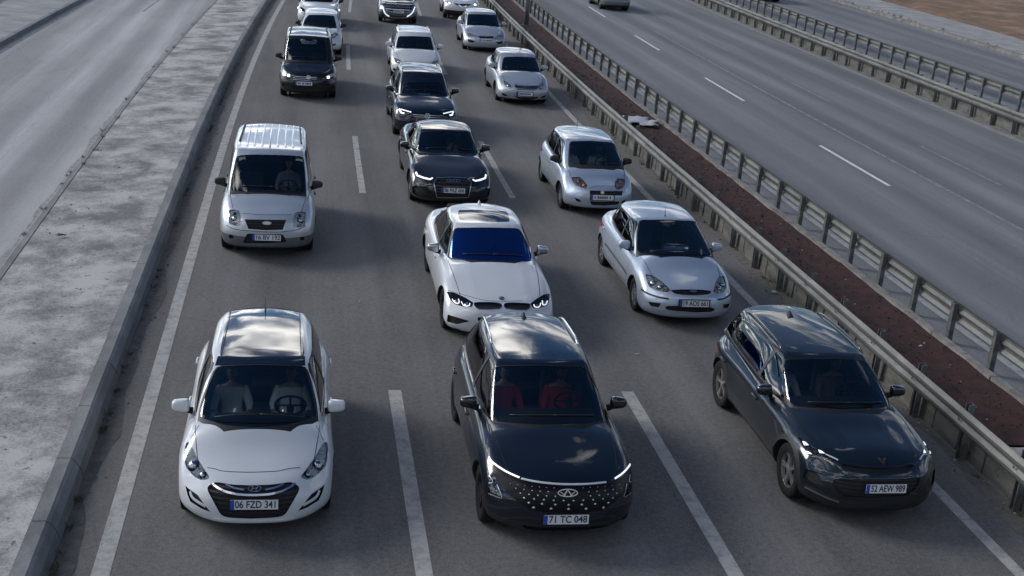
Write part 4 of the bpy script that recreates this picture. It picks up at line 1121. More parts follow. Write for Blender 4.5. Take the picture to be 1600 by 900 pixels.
    # wipers lying at the foot of the windshield
    b_ = bmesh.new()
    for x0_, x1_ in ((-.50, .02), (.02, .55)):
        P = []
        for i in range(7):
            x_ = lerp(x0_, x1_, i/6); r_ = bvh.ray_cast(Vector((x_, -1.5+0, 0)) if False else Vector((x_, sp['yc']+.10+gb[0]*.55*(abs(x_)/.7)**2.4, 4)), Vector((0,0,-1)))
            if r_[0]: P.append(r_[0]+Vector((0,-.005,.012)))
        if len(P) > 2: tube(b_, P, .008, 6)
    if len(b_.faces): obj('wiper', b_, PLASTIC, root)
    else: b_.free()
    # cabin: dashboard, wheel, seats, lining
    ci = bmesh.new(); yd = yb0+gb[0]*.35+.10; wz = gz
    dz = min(gz+.02, spl(top, sp['yc'])-.02)
    box(ci, (0, yd+.34, dz-.12), (W*.74, .72, .22), bevel=.07, seg=3); box(ci, (0, yd+.95, .55), (.22, .8, .34), bevel=.03)
    obj('dashboard', ci, INTER, root)
    ci = bmesh.new(); box(ci, (0, (yb0+yb1)/2+.15, .36), (W*.80, (yb1-yb0)*.84, .04)); box(ci, (0, yb1-.32, .7), (W*.7, .04, .5))
    for sd_ in (-1, 1): box(ci, (sd_*W*.395, (yb0+yb1)/2+.15, .62), (.03, (yb1-yb0)*.80, .52))
    obj('cabin_lining', ci, INTER, root, smooth=False)
    sx = W*.205; ys = yd+1.20
    st_ = bmesh.new(); cc = Vector((sx, yd+.80, dz+.02)); M_ = Matrix.Rotation(math.radians(-62), 4, 'X')
    tube(st_, [cc+(M_ @ Vector((.185*math.cos(a), .185*math.sin(a), 0))) for a in [2*math.pi*i/24 for i in range(24)]], .015, 8, closed=True)
    for a in (0, math.pi, -math.pi/2): tube(st_, [cc, cc+(M_ @ Vector((.18*math.cos(a), .18*math.sin(a), 0)))], .013, 6)
    tube(st_, [cc-(M_ @ Vector((0,0,.02))), cc+(M_ @ Vector((0,0,-.25)))], [.05, .03], 10); obj('steering_wheel', st_, PLASTIC, root)
    for sd_ in (-1, 1):
        s2 = bmesh.new(); box(s2, (sd_*sx, ys, .46), (.50, .50, .16), bevel=.05, seg=3); box(s2, (sd_*sx, ys+.29, .82), (.48, .13, .62), bevel=.055, seg=3, rot=None); box(s2, (sd_*sx, ys+.34, 1.20+g('hr', 0)), (.26, .10, .18), bevel=.04, seg=3)
        tube(s2, [(sd_*sx-.05, ys+.3, 1.1), (sd_*sx-.05, ys+.31, 1.2)], .008, 6); tube(s2, [(sd_*sx+.05, ys+.3, 1.1), (sd_*sx+.05, ys+.31, 1.2)], .008, 6)
        obj('seat', s2, g('seatm', SEATM), root)
    if not g('panelvan'):
        s2 = bmesh.new(); box(s2, (0, ys+.95, .60), (W*.70, .5, .18), bevel=.05, seg=3); box(s2, (0, ys+1.22, .88), (W*.70, .14, .56), bevel=.05, seg=3)
        for x_ in (-.4, .4): box(s2, (x_, ys+1.25, 1.22+g('hr', 0)), (.26, .09, .14), bevel=.035)
        obj('rear_seat', s2, g('seatm', SEATM), root)
    # interior mirror
    b_ = bmesh.new(); box(b_, (0, yt0+.12, H-.17), (.24, .03, .07), bevel=.012); tube(b_, [(0, yt0+.12, H-.15), (0, yt0+.06, H-.07)], .01, 6); obj('rear_view_mirror', b_, PLASTIC, root)
    for px_, sh, lab in g('people', []):
        person(root, px_*sx, ys+.10, .46+g('seatz', 0), sh, lab)
    return root

def base(kind, name, label, cat, x, y, L, W, H, yc, zc, yh, yrr, fo, wb, R, pnt, **kw):
    rise = (yh-yc)/(H-.03-zc); gz = zc-.10; yb0 = yc-.10*rise
    d = dict(name=name, label=label, cat=cat, x=x, y=y, L=L, W=W, H=H, fo=fo, wb=wb, R=R, paint=pnt, yc=yc, gz=gz)
    hat = kind in ('hatch', 'suv', 'van')
    yb1 = L-.05 if hat else min(L-.55, yrr+.85)
    nz = {'hatch': .70, 'sedan': .68, 'suv': .84, 'van': .86}[kind]
    d['gh'] = (yb0, yb1, yh, yrr)
    d['top'] = [(0, nz-.07), (.10, nz), (.3, nz+.075), (yc*.65, lerp(nz+.08, zc-.02, .62)), (yc, zc+kw.get('cowl', .0)), (yc+.5, zc+.01+kw.get('cowl', 0)), (L*.7, zc+.04), (L-.15, zc+(.04 if hat else .06)), (L, zc-.04)]
    d['belt'] = [(0, nz-.12), (.2, nz-.03), (yc*.7, zc-.13), (yc+.3, zc-.07), (L*.55, zc-.04), (L*.8, zc), (L-.1, zc-.01), (L, zc-.06)]
    cl = {'hatch': .165, 'sedan': .155, 'suv': .20, 'van': .19}[kind]
    d['bot'] = [(0, cl+.02), (.4, cl), (.9, cl+.02), (L-.8, cl+.02), (L, cl+.12)]
    d['plan'] = [(0, .89), (.25, .95), (.6, .985), (1.0, 1), (L-.9, 1), (L-.35, .95), (L, .86)]
    if kind == 'suv': d['plan'][:3] = [(0, .92), (.25, .965), (.6, .99)]
    if kind == 'sedan': d['plan'][:3] = [(0, .92), (.25, .965), (.6, .99)]
    d['sec'] = [(0, .91), (.12, .955), (.35, 1.0), (.55, .995), (.8, .965), (1, .89)]
    d['pf'] = [(cl, .09), (cl+.1, .015), (nz*.6, 0), (nz*.82, .03), (nz, .10), (nz+.12, .24)]
    d['pr'] = [(.25, .06), (.5, 0), (.7, .03), (1.0, .10)]
    d['wbl'] = [(0, .72), (.12, .77), (.4, W/2-.085), (.8, W/2-.10), (1, W/2-.17)]
    d['wtl'] = [(0, .585), (.3, .61), (.7, .60), (1, .54)] if kind != 'van' else [(0, .655), (.3, .70), (.8, .70), (1, .68)]
    d['roof'] = [(yh, H-.035), (yh+.35, H-.01), (lerp(yh, yrr, .45), H), (lerp(yh, yrr, .75), H-.012), (yrr, H-.05)]
    d['zbelt'] = zc-.015; d['zroofline'] = H-.115
    d['yB'] = fo+wb*.55; d['my'] = yc+.58; d['mz'] = zc+.04; d['mx'] = W/2+.03
    if kind == 'sedan': d['yC'] = fo+wb*.92
    d.update(kw); return d

CA=((240,440),2.25); CB=((270,660),5.292); CC=((640,460),2.3675); CD=((730,690),5.714); CG=((1060,440),2.368); CHH=((1190,640),5.625)
CJ=((620,290),3.75); CK=((900,280),3.75); CQ=((980,410),9.41); CM=((320,170),3.915); CN=((340,290),8.57); CR=((590,90),3.75); CS=((630,240),11.25)
CU=((820,170),5.295); CV=((860,260),11.43); CW=((400,0),5.294); CX=((570,0),6.92); CY=((670,0),5.0); CZ=((600,100),7.5); CO=((750,70),9.0); CP=((660,0),16.0); CL=((450,0),10.0); COP=((900,0),13.333)
WHITE = paint('paint_white', (.60,.615,.63), 0, .3, .3)
WHITE2 = paint('paint_pearl_white', (.58,.595,.61), 0, .3, .35)
SILVER = paint('paint_silver', (.40,.43,.47), .55, .38, .15)
SILVERB = paint('paint_ice_silver', (.40,.46,.54), .5, .38, .12)
SILVERV = paint('paint_van_silver', (.50,.53,.56), .45, .38, .2)
BLACK = paint('paint_black', (.006,.007,.009), 0, .3, .06)
BLACKB = paint('paint_blue_black', (.006,.009,.016), .2, .3, .04)
PETROL = paint('paint_petrol', (.008,.014,.021), .4, .35, .05)
BROWNB = paint('paint_dark_brown', (.014,.012,.011), .3, .35, .08)
GREYM = paint('paint_grey', (.14,.145,.15), .5, .38, .2)
MATTE = mat('bumper_grey_plastic', (.10,.105,.11), .5, var=(6,.2))
CARS = []
def add(d): CARS.append(d)

# nearest left: white hatchback with black panoramic roof
add(base('hatch', 'hatchback', 'white hatchback with a black panoramic roof, front car of the left lane', 'car', -.43, 12.38, 4.22, 1.78, 1.47, .90, .97, 1.90, 3.80, .84, 2.65, .315, WHITE, cowl=.13,
  spokes=5, bow=.34,
  regions=[('windshield', CA, [(158,476),(250,505),(350,513),(450,508),(575,476),(568,430),(548,345),(532,298),(375,292),(224,298),(195,360),(170,430)], {'smooth':1}),
   ('panel', CA, [(215,296),(375,290),(534,296),(532,262),(375,256),(226,262)], {'slot':3,'shell':2,'smooth':0}),
   ('sunroof', CA, [(268,97),(395,88),(514,95),(522,180),(530,235),(530,266),(375,262),(232,266),(238,220),(252,160)], {'smooth':1}),
   ('grille', CB, [(350,490),(500,515),(650,520),(820,514),(980,490),(1040,525),(1048,560),(980,680),(930,765),(870,785),(650,797),(450,787),(395,765),(350,680),(285,560),(290,525)], {'bars':7,'smooth':1}),
   ('lamp', CB, [(120,155),(150,180),(195,280),(250,370),(305,452),(292,470),(240,480),(180,450),(112,375),(98,330),(98,200)], {'mirror':1,'smooth':1,'bulbs':[(160,345,.075,'r'),(238,425,.05,'r')]}),
   ('foglight', CB, [(103,522),(128,545),(205,600),(270,690),(312,742),(235,712),(145,655),(122,600)], {'mirror':1,'smooth':0,'depth':.03}),
  ],
  ribbons=[('gap', CB, [(285,375),(340,380),(400,403),(520,410),(640,413),(770,409),(880,403),(960,380),(1055,373)], .009),
   ('gap', CA, [(128,560),(140,535),(160,505)], .008, {'mirror':1}),
   ('gap', CA, [(235,270),(255,180),(272,100)], .010, {'mirror':1}),
   ('grille_bar', CB, [(330,508),(380,550),(480,590),(660,603),(850,590),(960,545),(1010,505)], .028, {'mat':CHROME,'ht':.012}),
   ('grille_bar', CB, [(440,512),(500,545),(590,560)], .024, {'mat':CHROME,'mirror':1,'ht':.012}),
   ('light_guide', CB, [(140,570),(155,620),(200,655),(268,695)], .035, {'mat':DRLOFF,'mirror':1,'ht':.0}),
   ('lip_spoiler', CB, [(340,795),(450,812),(660,822),(870,812),(1000,792)], .03, {'mat':WHITE,'ht':.01})],
  emblem=[('slanted_h', CB, (662,555), .145, CHROME, .03)], plate=(CB, (663,672), '06 FZD 341'), aerial=('rod', .0, 3.62), rg=.09,
  people=[(-1, (.55,.56,.56), 'passenger in a pale shirt in the front of the white hatchback with the panoramic roof'), (1, (.72,.74,.76), 'driver in a white shirt behind the wheel of the white hatchback with the panoramic roof')]))

# near middle: blue-black SUV with studded grille
add(base('suv', 'suv', 'blue-black SUV with studded grille and full-width light bar, front of the middle lane', 'suv', 3.04, 12.07, 4.20, 1.84, 1.59, 1.12, 1.07, 1.93, 3.78, .80, 2.74, .345, BLACKB,
  spokes=5, alloy=ALLOYD, bow=.32, mirm=GLOSSB, seatm=SEATM, cladz=.36, shoulder=.0,
  regions=[('windshield', CC, [(292,462),(330,472),(480,482),(620,482),(745,466),(742,440),(700,360),(650,268),(470,262),(312,266),(296,350),(284,430)], {'smooth':1}),
   ('panel', CC, [(320,255),(470,250),(640,252),(600,160),(560,110),(390,95),(285,105),(305,170)], {'slot':3,'shell':2,'smooth':2}),
   ('grille', CD, [(215,200),(300,255),(380,300),(480,340),(640,378),(800,395),(930,398),(1080,394),(1230,382),(1330,348),(1400,300),(1470,200),(1480,330),(1440,420),(1330,520),(1230,605),(1100,632),(900,640),(700,632),(560,605),(430,520),(330,430),(240,320)], {'depth':.004,'mat':PIANO,'smooth':1,'flat':1}),
   ('lamp', CD, [(200,295),(235,330),(270,380),(322,508),(300,525),(190,470),(188,380)], {'mirror':1,'house':LAMPDK,'smooth':1,'bulbs':[(225,430,.035,'d'),(215,350,.03,'d')]}),
   ('intake', CD, [(470,745),(700,760),(1130,760),(1330,735),(1250,790),(900,800),(560,792)], {'smooth':1}),
  ],
  ribbons=[('light_bar', CD, [(196,140),(215,178),(300,240),(380,285),(468,322)], .022, {'mat':DRL}),
   ('light_bar', CD, [(482,330),(600,358),(800,380),(950,383),(1100,378),(1240,362)], .026, {'mat':DRLOFF}),
   ('light_bar', CD, [(1315,332),(1380,290),(1435,235),(1463,182)], .022, {'mat':DRL}),
   ('light_guide', CD, [(198,300),(240,365),(195,370)], .010, {'mat':SATIN,'mirror':1}),
   ('light_guide', CD, [(192,462),(300,508),(318,500),(268,385)], .010, {'mat':SATIN,'mirror':1}),
   ('window_trim', CC, [(178,128),(200,190),(212,250),(235,330),(262,425)], .02, {'mat':CHROME}),
   ('bumper_trim', CD, [(310,690),(500,670),(660,690)], .022, {'mat':GLOSSB,'mirror':1})],
  emblem=[('oval_a', CD, (910,462), .235, SATIN, .02)], plate=(CD, (915,686), '71 TC 048'), aerial=('fin', 0, 3.45), rails=(.57, 2.55, 3.7, .035, CHROME), hr=.06, seatz=.06,
  studs=True,
  people=[(-1, (.35,.02,.035), 'passenger in a red shirt in the front of the blue-black SUV'), (1, (.38,.03,.04), 'driver in a red shirt at the wheel of the blue-black SUV')]))

# near right: petrol coupe-like SUV
add(base('suv', 'suv', 'dark petrol crossover with bright split headlights, front car of the right lane', 'suv', 7.07, 12.45, 4.45, 1.84, 1.50, 1.28, 1.02, 2.12, 4.15, .93, 2.74, .355, PETROL, cowl=.015,
  spokes=5, alloy=mat('machined_alloy', (.42,.41,.40), .28, .8), wstyle='double', bow=.36, flare=.045, shoulder=.03, mirm=GLOSSB, clad=True, cladz=.33, ridge=[(.32,.035,.012),(.62,.05,.014)],
  regions=[('windshield', CG, [(400,432),(430,462),(600,473),(770,470),(785,458),(755,395),(712,325),(688,290),(560,285),(392,288),(386,350),(390,400)], {'smooth':1}),
   ('light', CHH, [(358,278),(385,285),(416,312),(375,315)], {'mirror':1,'smooth':0}),
   ('light', CHH, [(382,362),(412,368),(446,392),(398,388)], {'mirror':1,'smooth':0}),
   ('light', CHH, [(496,352),(525,362),(558,386),(512,382)], {'mirror':1,'smooth':0}),
   ('lamp', CHH, [(318,235),(385,278),(480,345),(570,382),(682,442),(660,456),(500,425),(405,398),(372,335)], {'mirror':1,'house':LAMPDK,'smooth':1,'bulbs':[(470,375,.03,'d'),(585,415,.028,'d')]}),
   ('grille', CHH, [(700,478),(850,505),(1040,520),(1230,508),(1335,480),(1320,515),(1230,545),(1040,555),(850,540),(720,510)], {'smooth':1}),
   ('intake', CHH, [(620,610),(800,615),(1230,612),(1400,590),(1370,680),(1270,760),(1000,775),(720,765),(640,690)], {'smooth':1,'bars':5}),
   ('intake', CHH, [(385,520),(470,545),(520,600),(560,690),(430,640),(360,590)], {'mirror':1,'smooth':1}),
   ('panel', CHH, [(330,640),(470,690),(600,760),(740,800),(1000,812),(1260,800),(1460,700),(1475,760),(1300,835),(1000,850),(700,840),(450,740)], {'slot':1,'smooth':1}),
  ],
  ribbons=[('light_guide', CHH, [(560,392),(620,418),(672,444)], .016, {'mat':DRLOFF,'mirror':1}),
   ('hood_edge', CHH, [(640,450),(850,492),(1040,503),(1220,494),(1320,470)], .018, {'mat':GLOSSB}),
   ('splitter', CHH, [(380,680),(560,770),(680,812)], .02, {'mat':SATIN}),
   ('window_trim', CG, [(213,170),(218,140),(262,148),(318,195),(360,262),(370,350)], .012, {'mat':GLOSSB})],
  emblem=[('tribal', CHH, (1035,452), .12, COPPER)], plate=(CHH, (1035,688), '52 AEW 989'), aerial=('fin', 0, 3.55), rails=(.575, 2.3, 3.85, .035, GLOSSB), hr=.02, seatz=.02,
  people=[(-1, (.30,.30,.31), 'passenger with raised hands in the front of the dark petrol crossover'), (1, (.12,.10,.10), 'driver in dark clothes with an arm on the wheel of the dark petrol crossover')]))

# silver van, left lane second
add(base('van', 'van', 'silver compact van with ribbed roof and black mirrors, second in the left lane', 'van', -.60, 22.55, 4.28, 1.80, 1.83, .78, 1.10, 1.50, 4.05, .84, 2.66, .325, SILVERV,
  mirm=PLASTIC, handlem=PLASTIC, cladz=.46, cladslot=4, paint2=MATTE, spokes=8, wstyle='single', bow=.24, gbow=(.20,.08), wbl=[(0,.76),(.1,.80),(.4,.83),(1,.80)], crown=.04, sidestrip=PLASTIC, gz=.98,
  mx=.93, mz=1.20, my=1.25, ribs=[-.44,-.30,-.15,0,.15,.30,.44], rails=(.60, 2.1, 3.8, .03, PLASTIC), aerial=('rod', 0, 1.62), rg=.075, panelvan=True,
  regions=[('windshield', CM, [(200,287),(300,281),(400,283),(500,286),(596,293),(602,340),(612,430),(614,508),(590,520),(400,515),(180,503),(157,492),(168,420),(188,340)], {'smooth':1}),
   ('lamp', CN, [(150,330),(200,318),(290,340),(308,400),(310,540),(235,535),(152,510)], {'mirror':1,'smooth':1,'bulbs':[(215,430,.06,'r'),(220,370,.03,'d'),(220,500,.03,'a')]}),
   ('grille', CN, [(362,450),(640,458),(920,460),(872,592),(640,598),(412,580)], {'bars':4,'smooth':0,'barmat':PLASTIC}),
   ('intake', CN, [(395,640),(640,650),(870,648),(930,755),(640,772),(335,768)], {'smooth':1}),
   ('foglight', CN, [(150,670),(180,650),(215,670),(215,700),(185,712),(152,695)], {'mirror':1,'smooth':2}),
  ],
  ribbons=[('gap', CN, [(320,370),(640,395),(985,390)], .010), ('gap', CN, [(120,530),(200,580),(380,605),(640,622),(880,622),(1080,590),(1180,540)], .012)],
  emblem=[('oval', CN, (640,503), .17, SATIN, .02)], plate=(CN, (645,692), '16 BV 192'), hr=.2, seatz=.25,
  people=[(1, (.2,.2,.22), 'driver in dark clothes in the silver compact van')]))

# white sedan, middle lane second
add(base('sedan', 'sedan', 'white executive sedan with a blue-tinted windshield, behind the blue-black SUV', 'car', 3.26, 18.35, 4.94, 1.87, 1.47, 1.48, .985, 2.18, 3.62, .87, 2.975, .34, WHITE2,
  spokes=5, alloy=ALLOYD, wsm=WSHB, bow=.28, mirm=SATIN, ridge=[(.45,.05,.010)], aerial=('fin', 0, 3.45), aerialm=WHITE2, srm=glass('sunroof_glass', (.05,.06,.07), 1.7),
  regions=[('windshield', CJ, [(300,420),(420,434),(550,440),(680,440),(796,438),(798,425),(760,340),(715,252),(530,247),(340,249),(322,320)], {'smooth':1}),
   ('sunroof', CJ, [(358,142),(500,144),(648,150),(658,185),(664,212),(560,214),(500,206),(372,204),(360,180)], {'smooth':1}),
   ('lamp', CJ, [(290,620),(335,626),(400,655),(450,686),(440,712),(400,712),(340,696),(312,668)], {'mirror':1,'smooth':1,'house':LAMPDK,'bulbs':[(345,675,.05,'r'),(405,695,.05,'r')]}),
   ('grille', CJ, [(450,686),(520,682),(598,684),(618,700),(608,724),(480,728),(455,706)], {'smooth':1,'mirror':1,'bars':1,'barmat':PLASTIC}),
   ('intake', CJ, [(298,755),(330,765),(430,795),(352,812),(293,796)], {'mirror':1,'smooth':1}),
   ('intake', CJ, [(470,770),(620,775),(770,770),(750,830),(620,838),(490,830)], {'smooth':1}),
  ],
  ribbons=[('grille_frame', CJ, [(452,690),(470,684),(598,685),(618,702),(608,724),(482,728),(456,708),(452,690)], .014, {'mat':CHROME,'mirror':1}),
   ('light_guide', CJ, [(325,665),(340,690),(368,690),(362,665)], .013, {'mat':DRL,'mirror':1}),
   ('light_guide', CJ, [(378,680),(392,706),(425,706),(428,690)], .013, {'mat':DRL,'mirror':1}),
   ('gap', CJ, [(300,615),(400,642),(500,672),(620,680),(740,674)], .008)],
  emblem=[('roundel', CJ, (619,662), .085, GLOSSB)],
  people=[(1, (.25,.26,.28), 'driver in grey behind the blue windshield of the white executive sedan')]))

# silver saloon right lane
add(base('sedan', 'sedan', 'pale blue-silver sedan with a black bumper strip, behind the dark petrol crossover', 'car', 6.73, 19.25, 4.38, 1.70, 1.43, 1.12, .965, 2.12, 3.50, .98, 2.62, .305, SILVERB, cowl=.10,
  spokes=7, wstyle='single', bow=.30, sidestrip=mat('side_strip_grey', (.06,.06,.065), .5), aerial=('rod', 0, 2.25),
  regions=[('windshield', CK, [(356,425),(480,448),(600,457),(700,456),(813,449),(800,415),(762,340),(706,248),(540,239),(374,240),(362,330)], {'smooth':1}),
   ('lamp', CQ, [(265,172),(350,185),(480,268),(580,355),(650,430),(600,440),(440,420),(340,375),(305,320),(285,240)], {'mirror':1,'smooth':1,'bulbs':[(375,290,.065,'r'),(480,350,.055,'r'),(560,395,.035,'a')]}),
   ('grille', CQ, [(640,405),(800,398),(950,397),(1100,402),(1240,420),(1220,465),(1080,482),(950,486),(800,478),(690,458)], {'smooth':1,'bars':2}),
   ('intake', CQ, [(570,640),(730,640),(1240,660),(1300,690),(1240,728),(980,735),(720,718),(560,690)], {'smooth':1,'bars':2}),
   ('foglight', CQ, [(308,578),(500,602),(462,662),(350,642)], {'mirror':1,'smooth':1}),
  ],
  ribbons=[('bumper_strip', CQ, [(208,395),(270,440),(330,470),(470,515),(610,535)], .035, {'mat':PLASTIC,'mirror':1}),
   ('lip_spoiler', CQ, [(420,690),(700,720),(980,742),(1250,742),(1420,715)], .02, {'mat':SILVER}), ('gap', CQ, [(650,425),(560,330),(450,240),(350,178)], .009, {'mirror':1})],
  emblem=[('oval', CQ, (955,435), .13, SATIN, .02)], plate=(CQ, (970,600), '19 AOS 661'), platefr=True))

# black sedan, middle lane third
add(base('sedan', 'sedan', 'glossy black sedan with a wide chrome-edged grille, third in the middle lane', 'car', 3.35, 26.45, 4.93, 1.87, 1.45, 1.42, .985, 2.02, 3.30, .92, 2.91, .34, BLACK,
  spokes=5, bow=.34, mirm=GLOSSB,
  regions=[('windshield', CR, [(228,546),(310,558),(400,562),(500,566),(584,565),(570,520),(530,434),(390,429),(252,435),(240,490)], {'smooth':1}),
   ('grille', CS, [(600,424),(860,420),(1120,430),(1200,510),(1175,640),(1145,770),(860,775),(590,770),(565,640),(540,510)], {'smooth':0,'bars':7,'barmat':ALLOYD}),
   ('lamp', CS, [(208,305),(250,352),(360,395),(480,420),(530,425),(480,475),(380,460),(240,415)], {'mirror':1,'smooth':1,'house':LAMPDK,'bulbs':[(350,430,.04,'r')]}),
   ('intake', CS, [(160,580),(230,560),(430,640),(440,740),(260,740),(170,690)], {'mirror':1,'smooth':1}),
  ],
  ribbons=[('grille_frame', CS, [(600,424),(860,420),(1120,430),(1200,510),(1175,640),(1145,770),(860,775),(590,770),(565,640),(540,510),(600,424)], .02, {'mat':SATIN,'sharp':1}),
   ('light_guide', CS, [(222,325),(250,385),(360,425),(470,452),(518,428)], .045, {'mat':DRL,'mirror':1,'sharp':1})],
  emblem=[('rings', CS, (880,497), .30, CHROME, .035)], plate=(CS, (880,645), '06 PAZ 606'),
  people=[(1, (.3,.3,.31), 'driver in grey in the glossy black sedan')]))

# silver small hatch right lane
add(base('hatch', 'hatchback', 'small ice-silver three-door hatchback with pinkish headlamps, third in the right lane', 'car', 6.70, 26.25, 4.0, 1.69, 1.48, .82, .98, 1.66, 3.35, .80, 2.51, .30, SILVERB,
  spokes=7, wstyle='single', bow=.30, doors=3, mirm=PLASTIC, aerial=('rod', 0, 3.2), sidestrip=None,
  regions=[('windshield', CU, [(365,450),(470,462),(600,468),(720,474),(836,476),(825,440),(788,380),(730,282),(560,266),(377,270),(368,360)], {'smooth':1}),
   ('lamp', CV, [(380,200),(430,190),(520,190),(600,255),(660,350),(640,400),(560,382),(440,322),(390,255)], {'mirror':1,'smooth':1,'house':mat('peach_lamp_inner',(.55,.36,.29),.3,.2,var=(30,.5)),'bulbs':[(500,250,.05,'r'),(590,330,.05,'a'),(620,370,.03,'a')]}),
   ('grille', CV, [(705,430),(1000,440),(1290,440),(1280,520),(1000,516),(703,500)], {'smooth':0}),
   ('intake', CV, [(700,620),(880,630),(1250,625),(1200,680),(950,700),(740,690)], {'smooth':1}),
   ('foglight', CV, [(425,555),(490,575),(548,610),(530,640),(470,620)], {'mirror':1,'smooth':1}),
  ],
  ribbons=[('gap', CV, [(690,390),(850,350),(1000,345),(1150,350),(1300,385)], .010), ('gap', CV, [(660,350),(600,260),(520,190)], .009, {'mirror':1})],
  emblem=[('disc', CV, (1005,470), .085, SATIN, .02)], plate=(CV, (1005,556), None), platefr=True,
  people=[(-1, (.6,.62,.63), 'passenger in white in the small ice-silver hatchback'), (1, (.5,.52,.5), 'driver in a pale top in the small ice-silver hatchback')]))

# dark van left lane
add(base('van', 'van', 'dark brown compact van with one bright headlight, third in the left lane', 'van', .06, 38.7, 4.40, 1.79, 1.82, .82, 1.08, 1.55, 4.0, .88, 2.68, .32, BROWNB, bend=1,
  mirm=PLASTIC, handlem=PLASTIC, cladz=.38, bow=.26, gbow=(.22,.08), wbl=[(0,.76),(.1,.80),(.4,.82),(1,.79)], crown=.04, mx=.94, mz=1.17, my=1.3, rails=(.60, 1.9, 3.8, .04, PLASTIC), q=.8, hr=.2,
  regions=[('windshield', CW, [(225,488),(400,500),(585,503),(590,470),(580,400),(570,327),(410,320),(257,322),(240,400)], {'smooth':1}),
   ('lamp', CW, [(192,568),(240,588),(292,618),(282,640),(225,612),(200,592)], {'mirror':1,'smooth':1,'bulbs':[(262,622,.05,'l')]}),
   ('grille', CW, [(300,625),(400,630),(505,632),(500,662),(400,668),(305,660)], {'smooth':0,'bars':3,'barmat':SATIN}),
   ('intake', CW, [(300,708),(400,712),(490,708),(480,735),(400,740),(310,735)], {'smooth':1}),
   ('foglight', CW, [(215,690),(235,685),(248,700),(235,715),(218,710)], {'mirror':1,'smooth':2}),
  ],
  emblem=[('vw', CW, (400,640), .13, CHROME, .02)], plate=(CW, (395,690), None)))

# blue-black crossover behind the black sedan
add(base('suv', 'suv', 'dark blue compact SUV with slanted lights, fourth in the middle lane', 'suv', 3.36, 33.55, 4.4, 1.84, 1.63, 1.25, 1.08, 1.95, 3.9, .9, 2.68, .345, BLACKB, bend=1,
  mirm=GLOSSB, q=.8, cladz=.36, clad=True, rails=(.58, 2.2, 3.8, .04, SATIN), wstyle='double', hr=.08, seatz=.08,
  regions=[('windshield', CZ, [(200,385),(330,400),(480,412),(620,412),(752,410),(745,385),(700,280),(662,215),(440,207),(238,212),(215,300)], {'smooth':1}),
   ('lamp', CZ, [(170,515),(240,545),(325,565),(300,585),(190,575)], {'mirror':1,'smooth':1,'house':LAMPDK}),
   ('grille', CZ, [(330,580),(520,598),(700,590),(690,625),(520,632),(345,620)], {'smooth':1,'bars':2,'barmat':SATIN}),
  ],
  ribbons=[('light_guide', CZ, [(180,525),(200,570),(240,578)], .05, {'mat':DRL,'mirror':1,'sharp':1}), ('light_guide', CZ, [(200,530),(320,565)], .03, {'mat':DRL,'mirror':1,'sharp':1})],
  emblem=[('vw', CZ, (508,612), .15, CHROME, .03)],
  people=[(-1, (.35,.42,.38), 'passenger in pale green in the dark blue compact SUV')]))

# white hatch with rails behind it
add(base('hatch', 'estate_car', 'white car with chrome-edged lower grille, fifth in the middle lane', 'car', 3.93, 43.3, 4.34, 1.82, 1.50, 1.08, .98, 1.85, 3.85, .86, 2.64, .32, WHITE2, bend=0,
  q=.7, mirm=WHITE2, rails=(.56, 2.2, 3.7, .03, SATIN),
  regions=[('windshield', CX, [(332,535),(430,555),(560,565),(680,565),(750,560),(745,530),(705,400),(540,392),(368,392),(350,460)], {'smooth':1}),
   ('lamp', CX, [(315,625),(370,640),(425,690),(380,695),(330,670)], {'mirror':1,'smooth':1,'bulbs':[(365,665,.06,'r')]}),
   ('grille', CX, [(430,665),(550,682),(670,678),(650,708),(550,715),(470,705)], {'smooth':1}),
   ('intake', CX, [(405,775),(455,738),(540,730),(620,735),(690,772),(660,800),(540,805),(440,800)], {'smooth':1}),
   ('foglight', CX, [(300,735),(345,745),(378,762),(340,772),(308,758)], {'mirror':1,'smooth':1})],
  emblem=[('oval', CX, (560,695), .13, SATIN, .02)], plate=(CX, (555,765), None)))
# grey-silver sedan, right lane
add(base('sedan', 'sedan', 'silver-white sedan with a wide V-shaped grille, fourth in the right lane', 'car', 7.14, 39.45, 4.54, 1.76, 1.46, 1.22, .975, 2.05, 3.55, .94, 2.6, .315, SILVER, bend=0,
  q=.7,
  regions=[('windshield', CO, [(305,355),(450,378),(600,390),(750,392),(885,385),(870,330),(795,190),(680,172),(500,168),(340,172),(318,260)], {'smooth':1}),
   ('lamp', CO, [(330,505),(390,530),(445,580),(450,615),(390,600),(345,560)], {'mirror':1,'smooth':1,'bulbs':[(395,570,.055,'r')]}),
   ('grille', CO, [(478,560),(560,575),(650,582),(750,578),(825,570),(800,630),(720,648),(600,642),(520,630)], {'smooth':1,'bars':4,'barmat':SATIN}),
   ('intake', CO, [(465,712),(560,735),(700,738),(828,728),(800,755),(680,768),(540,758)], {'smooth':1}),
   ('foglight', CO, [(305,670),(370,700),(400,722),(350,722),(315,705)], {'mirror':1,'smooth':1})],
  ribbons=[('grille_bar', CO, [(480,555),(560,570),(655,578),(750,573),(825,565)], .03, {'mat':CHROME})],
  emblem=[('oval_t', CO, (655,600), .13, CHROME, .02)], plate=(CO, (650,692), None), platefr=True))
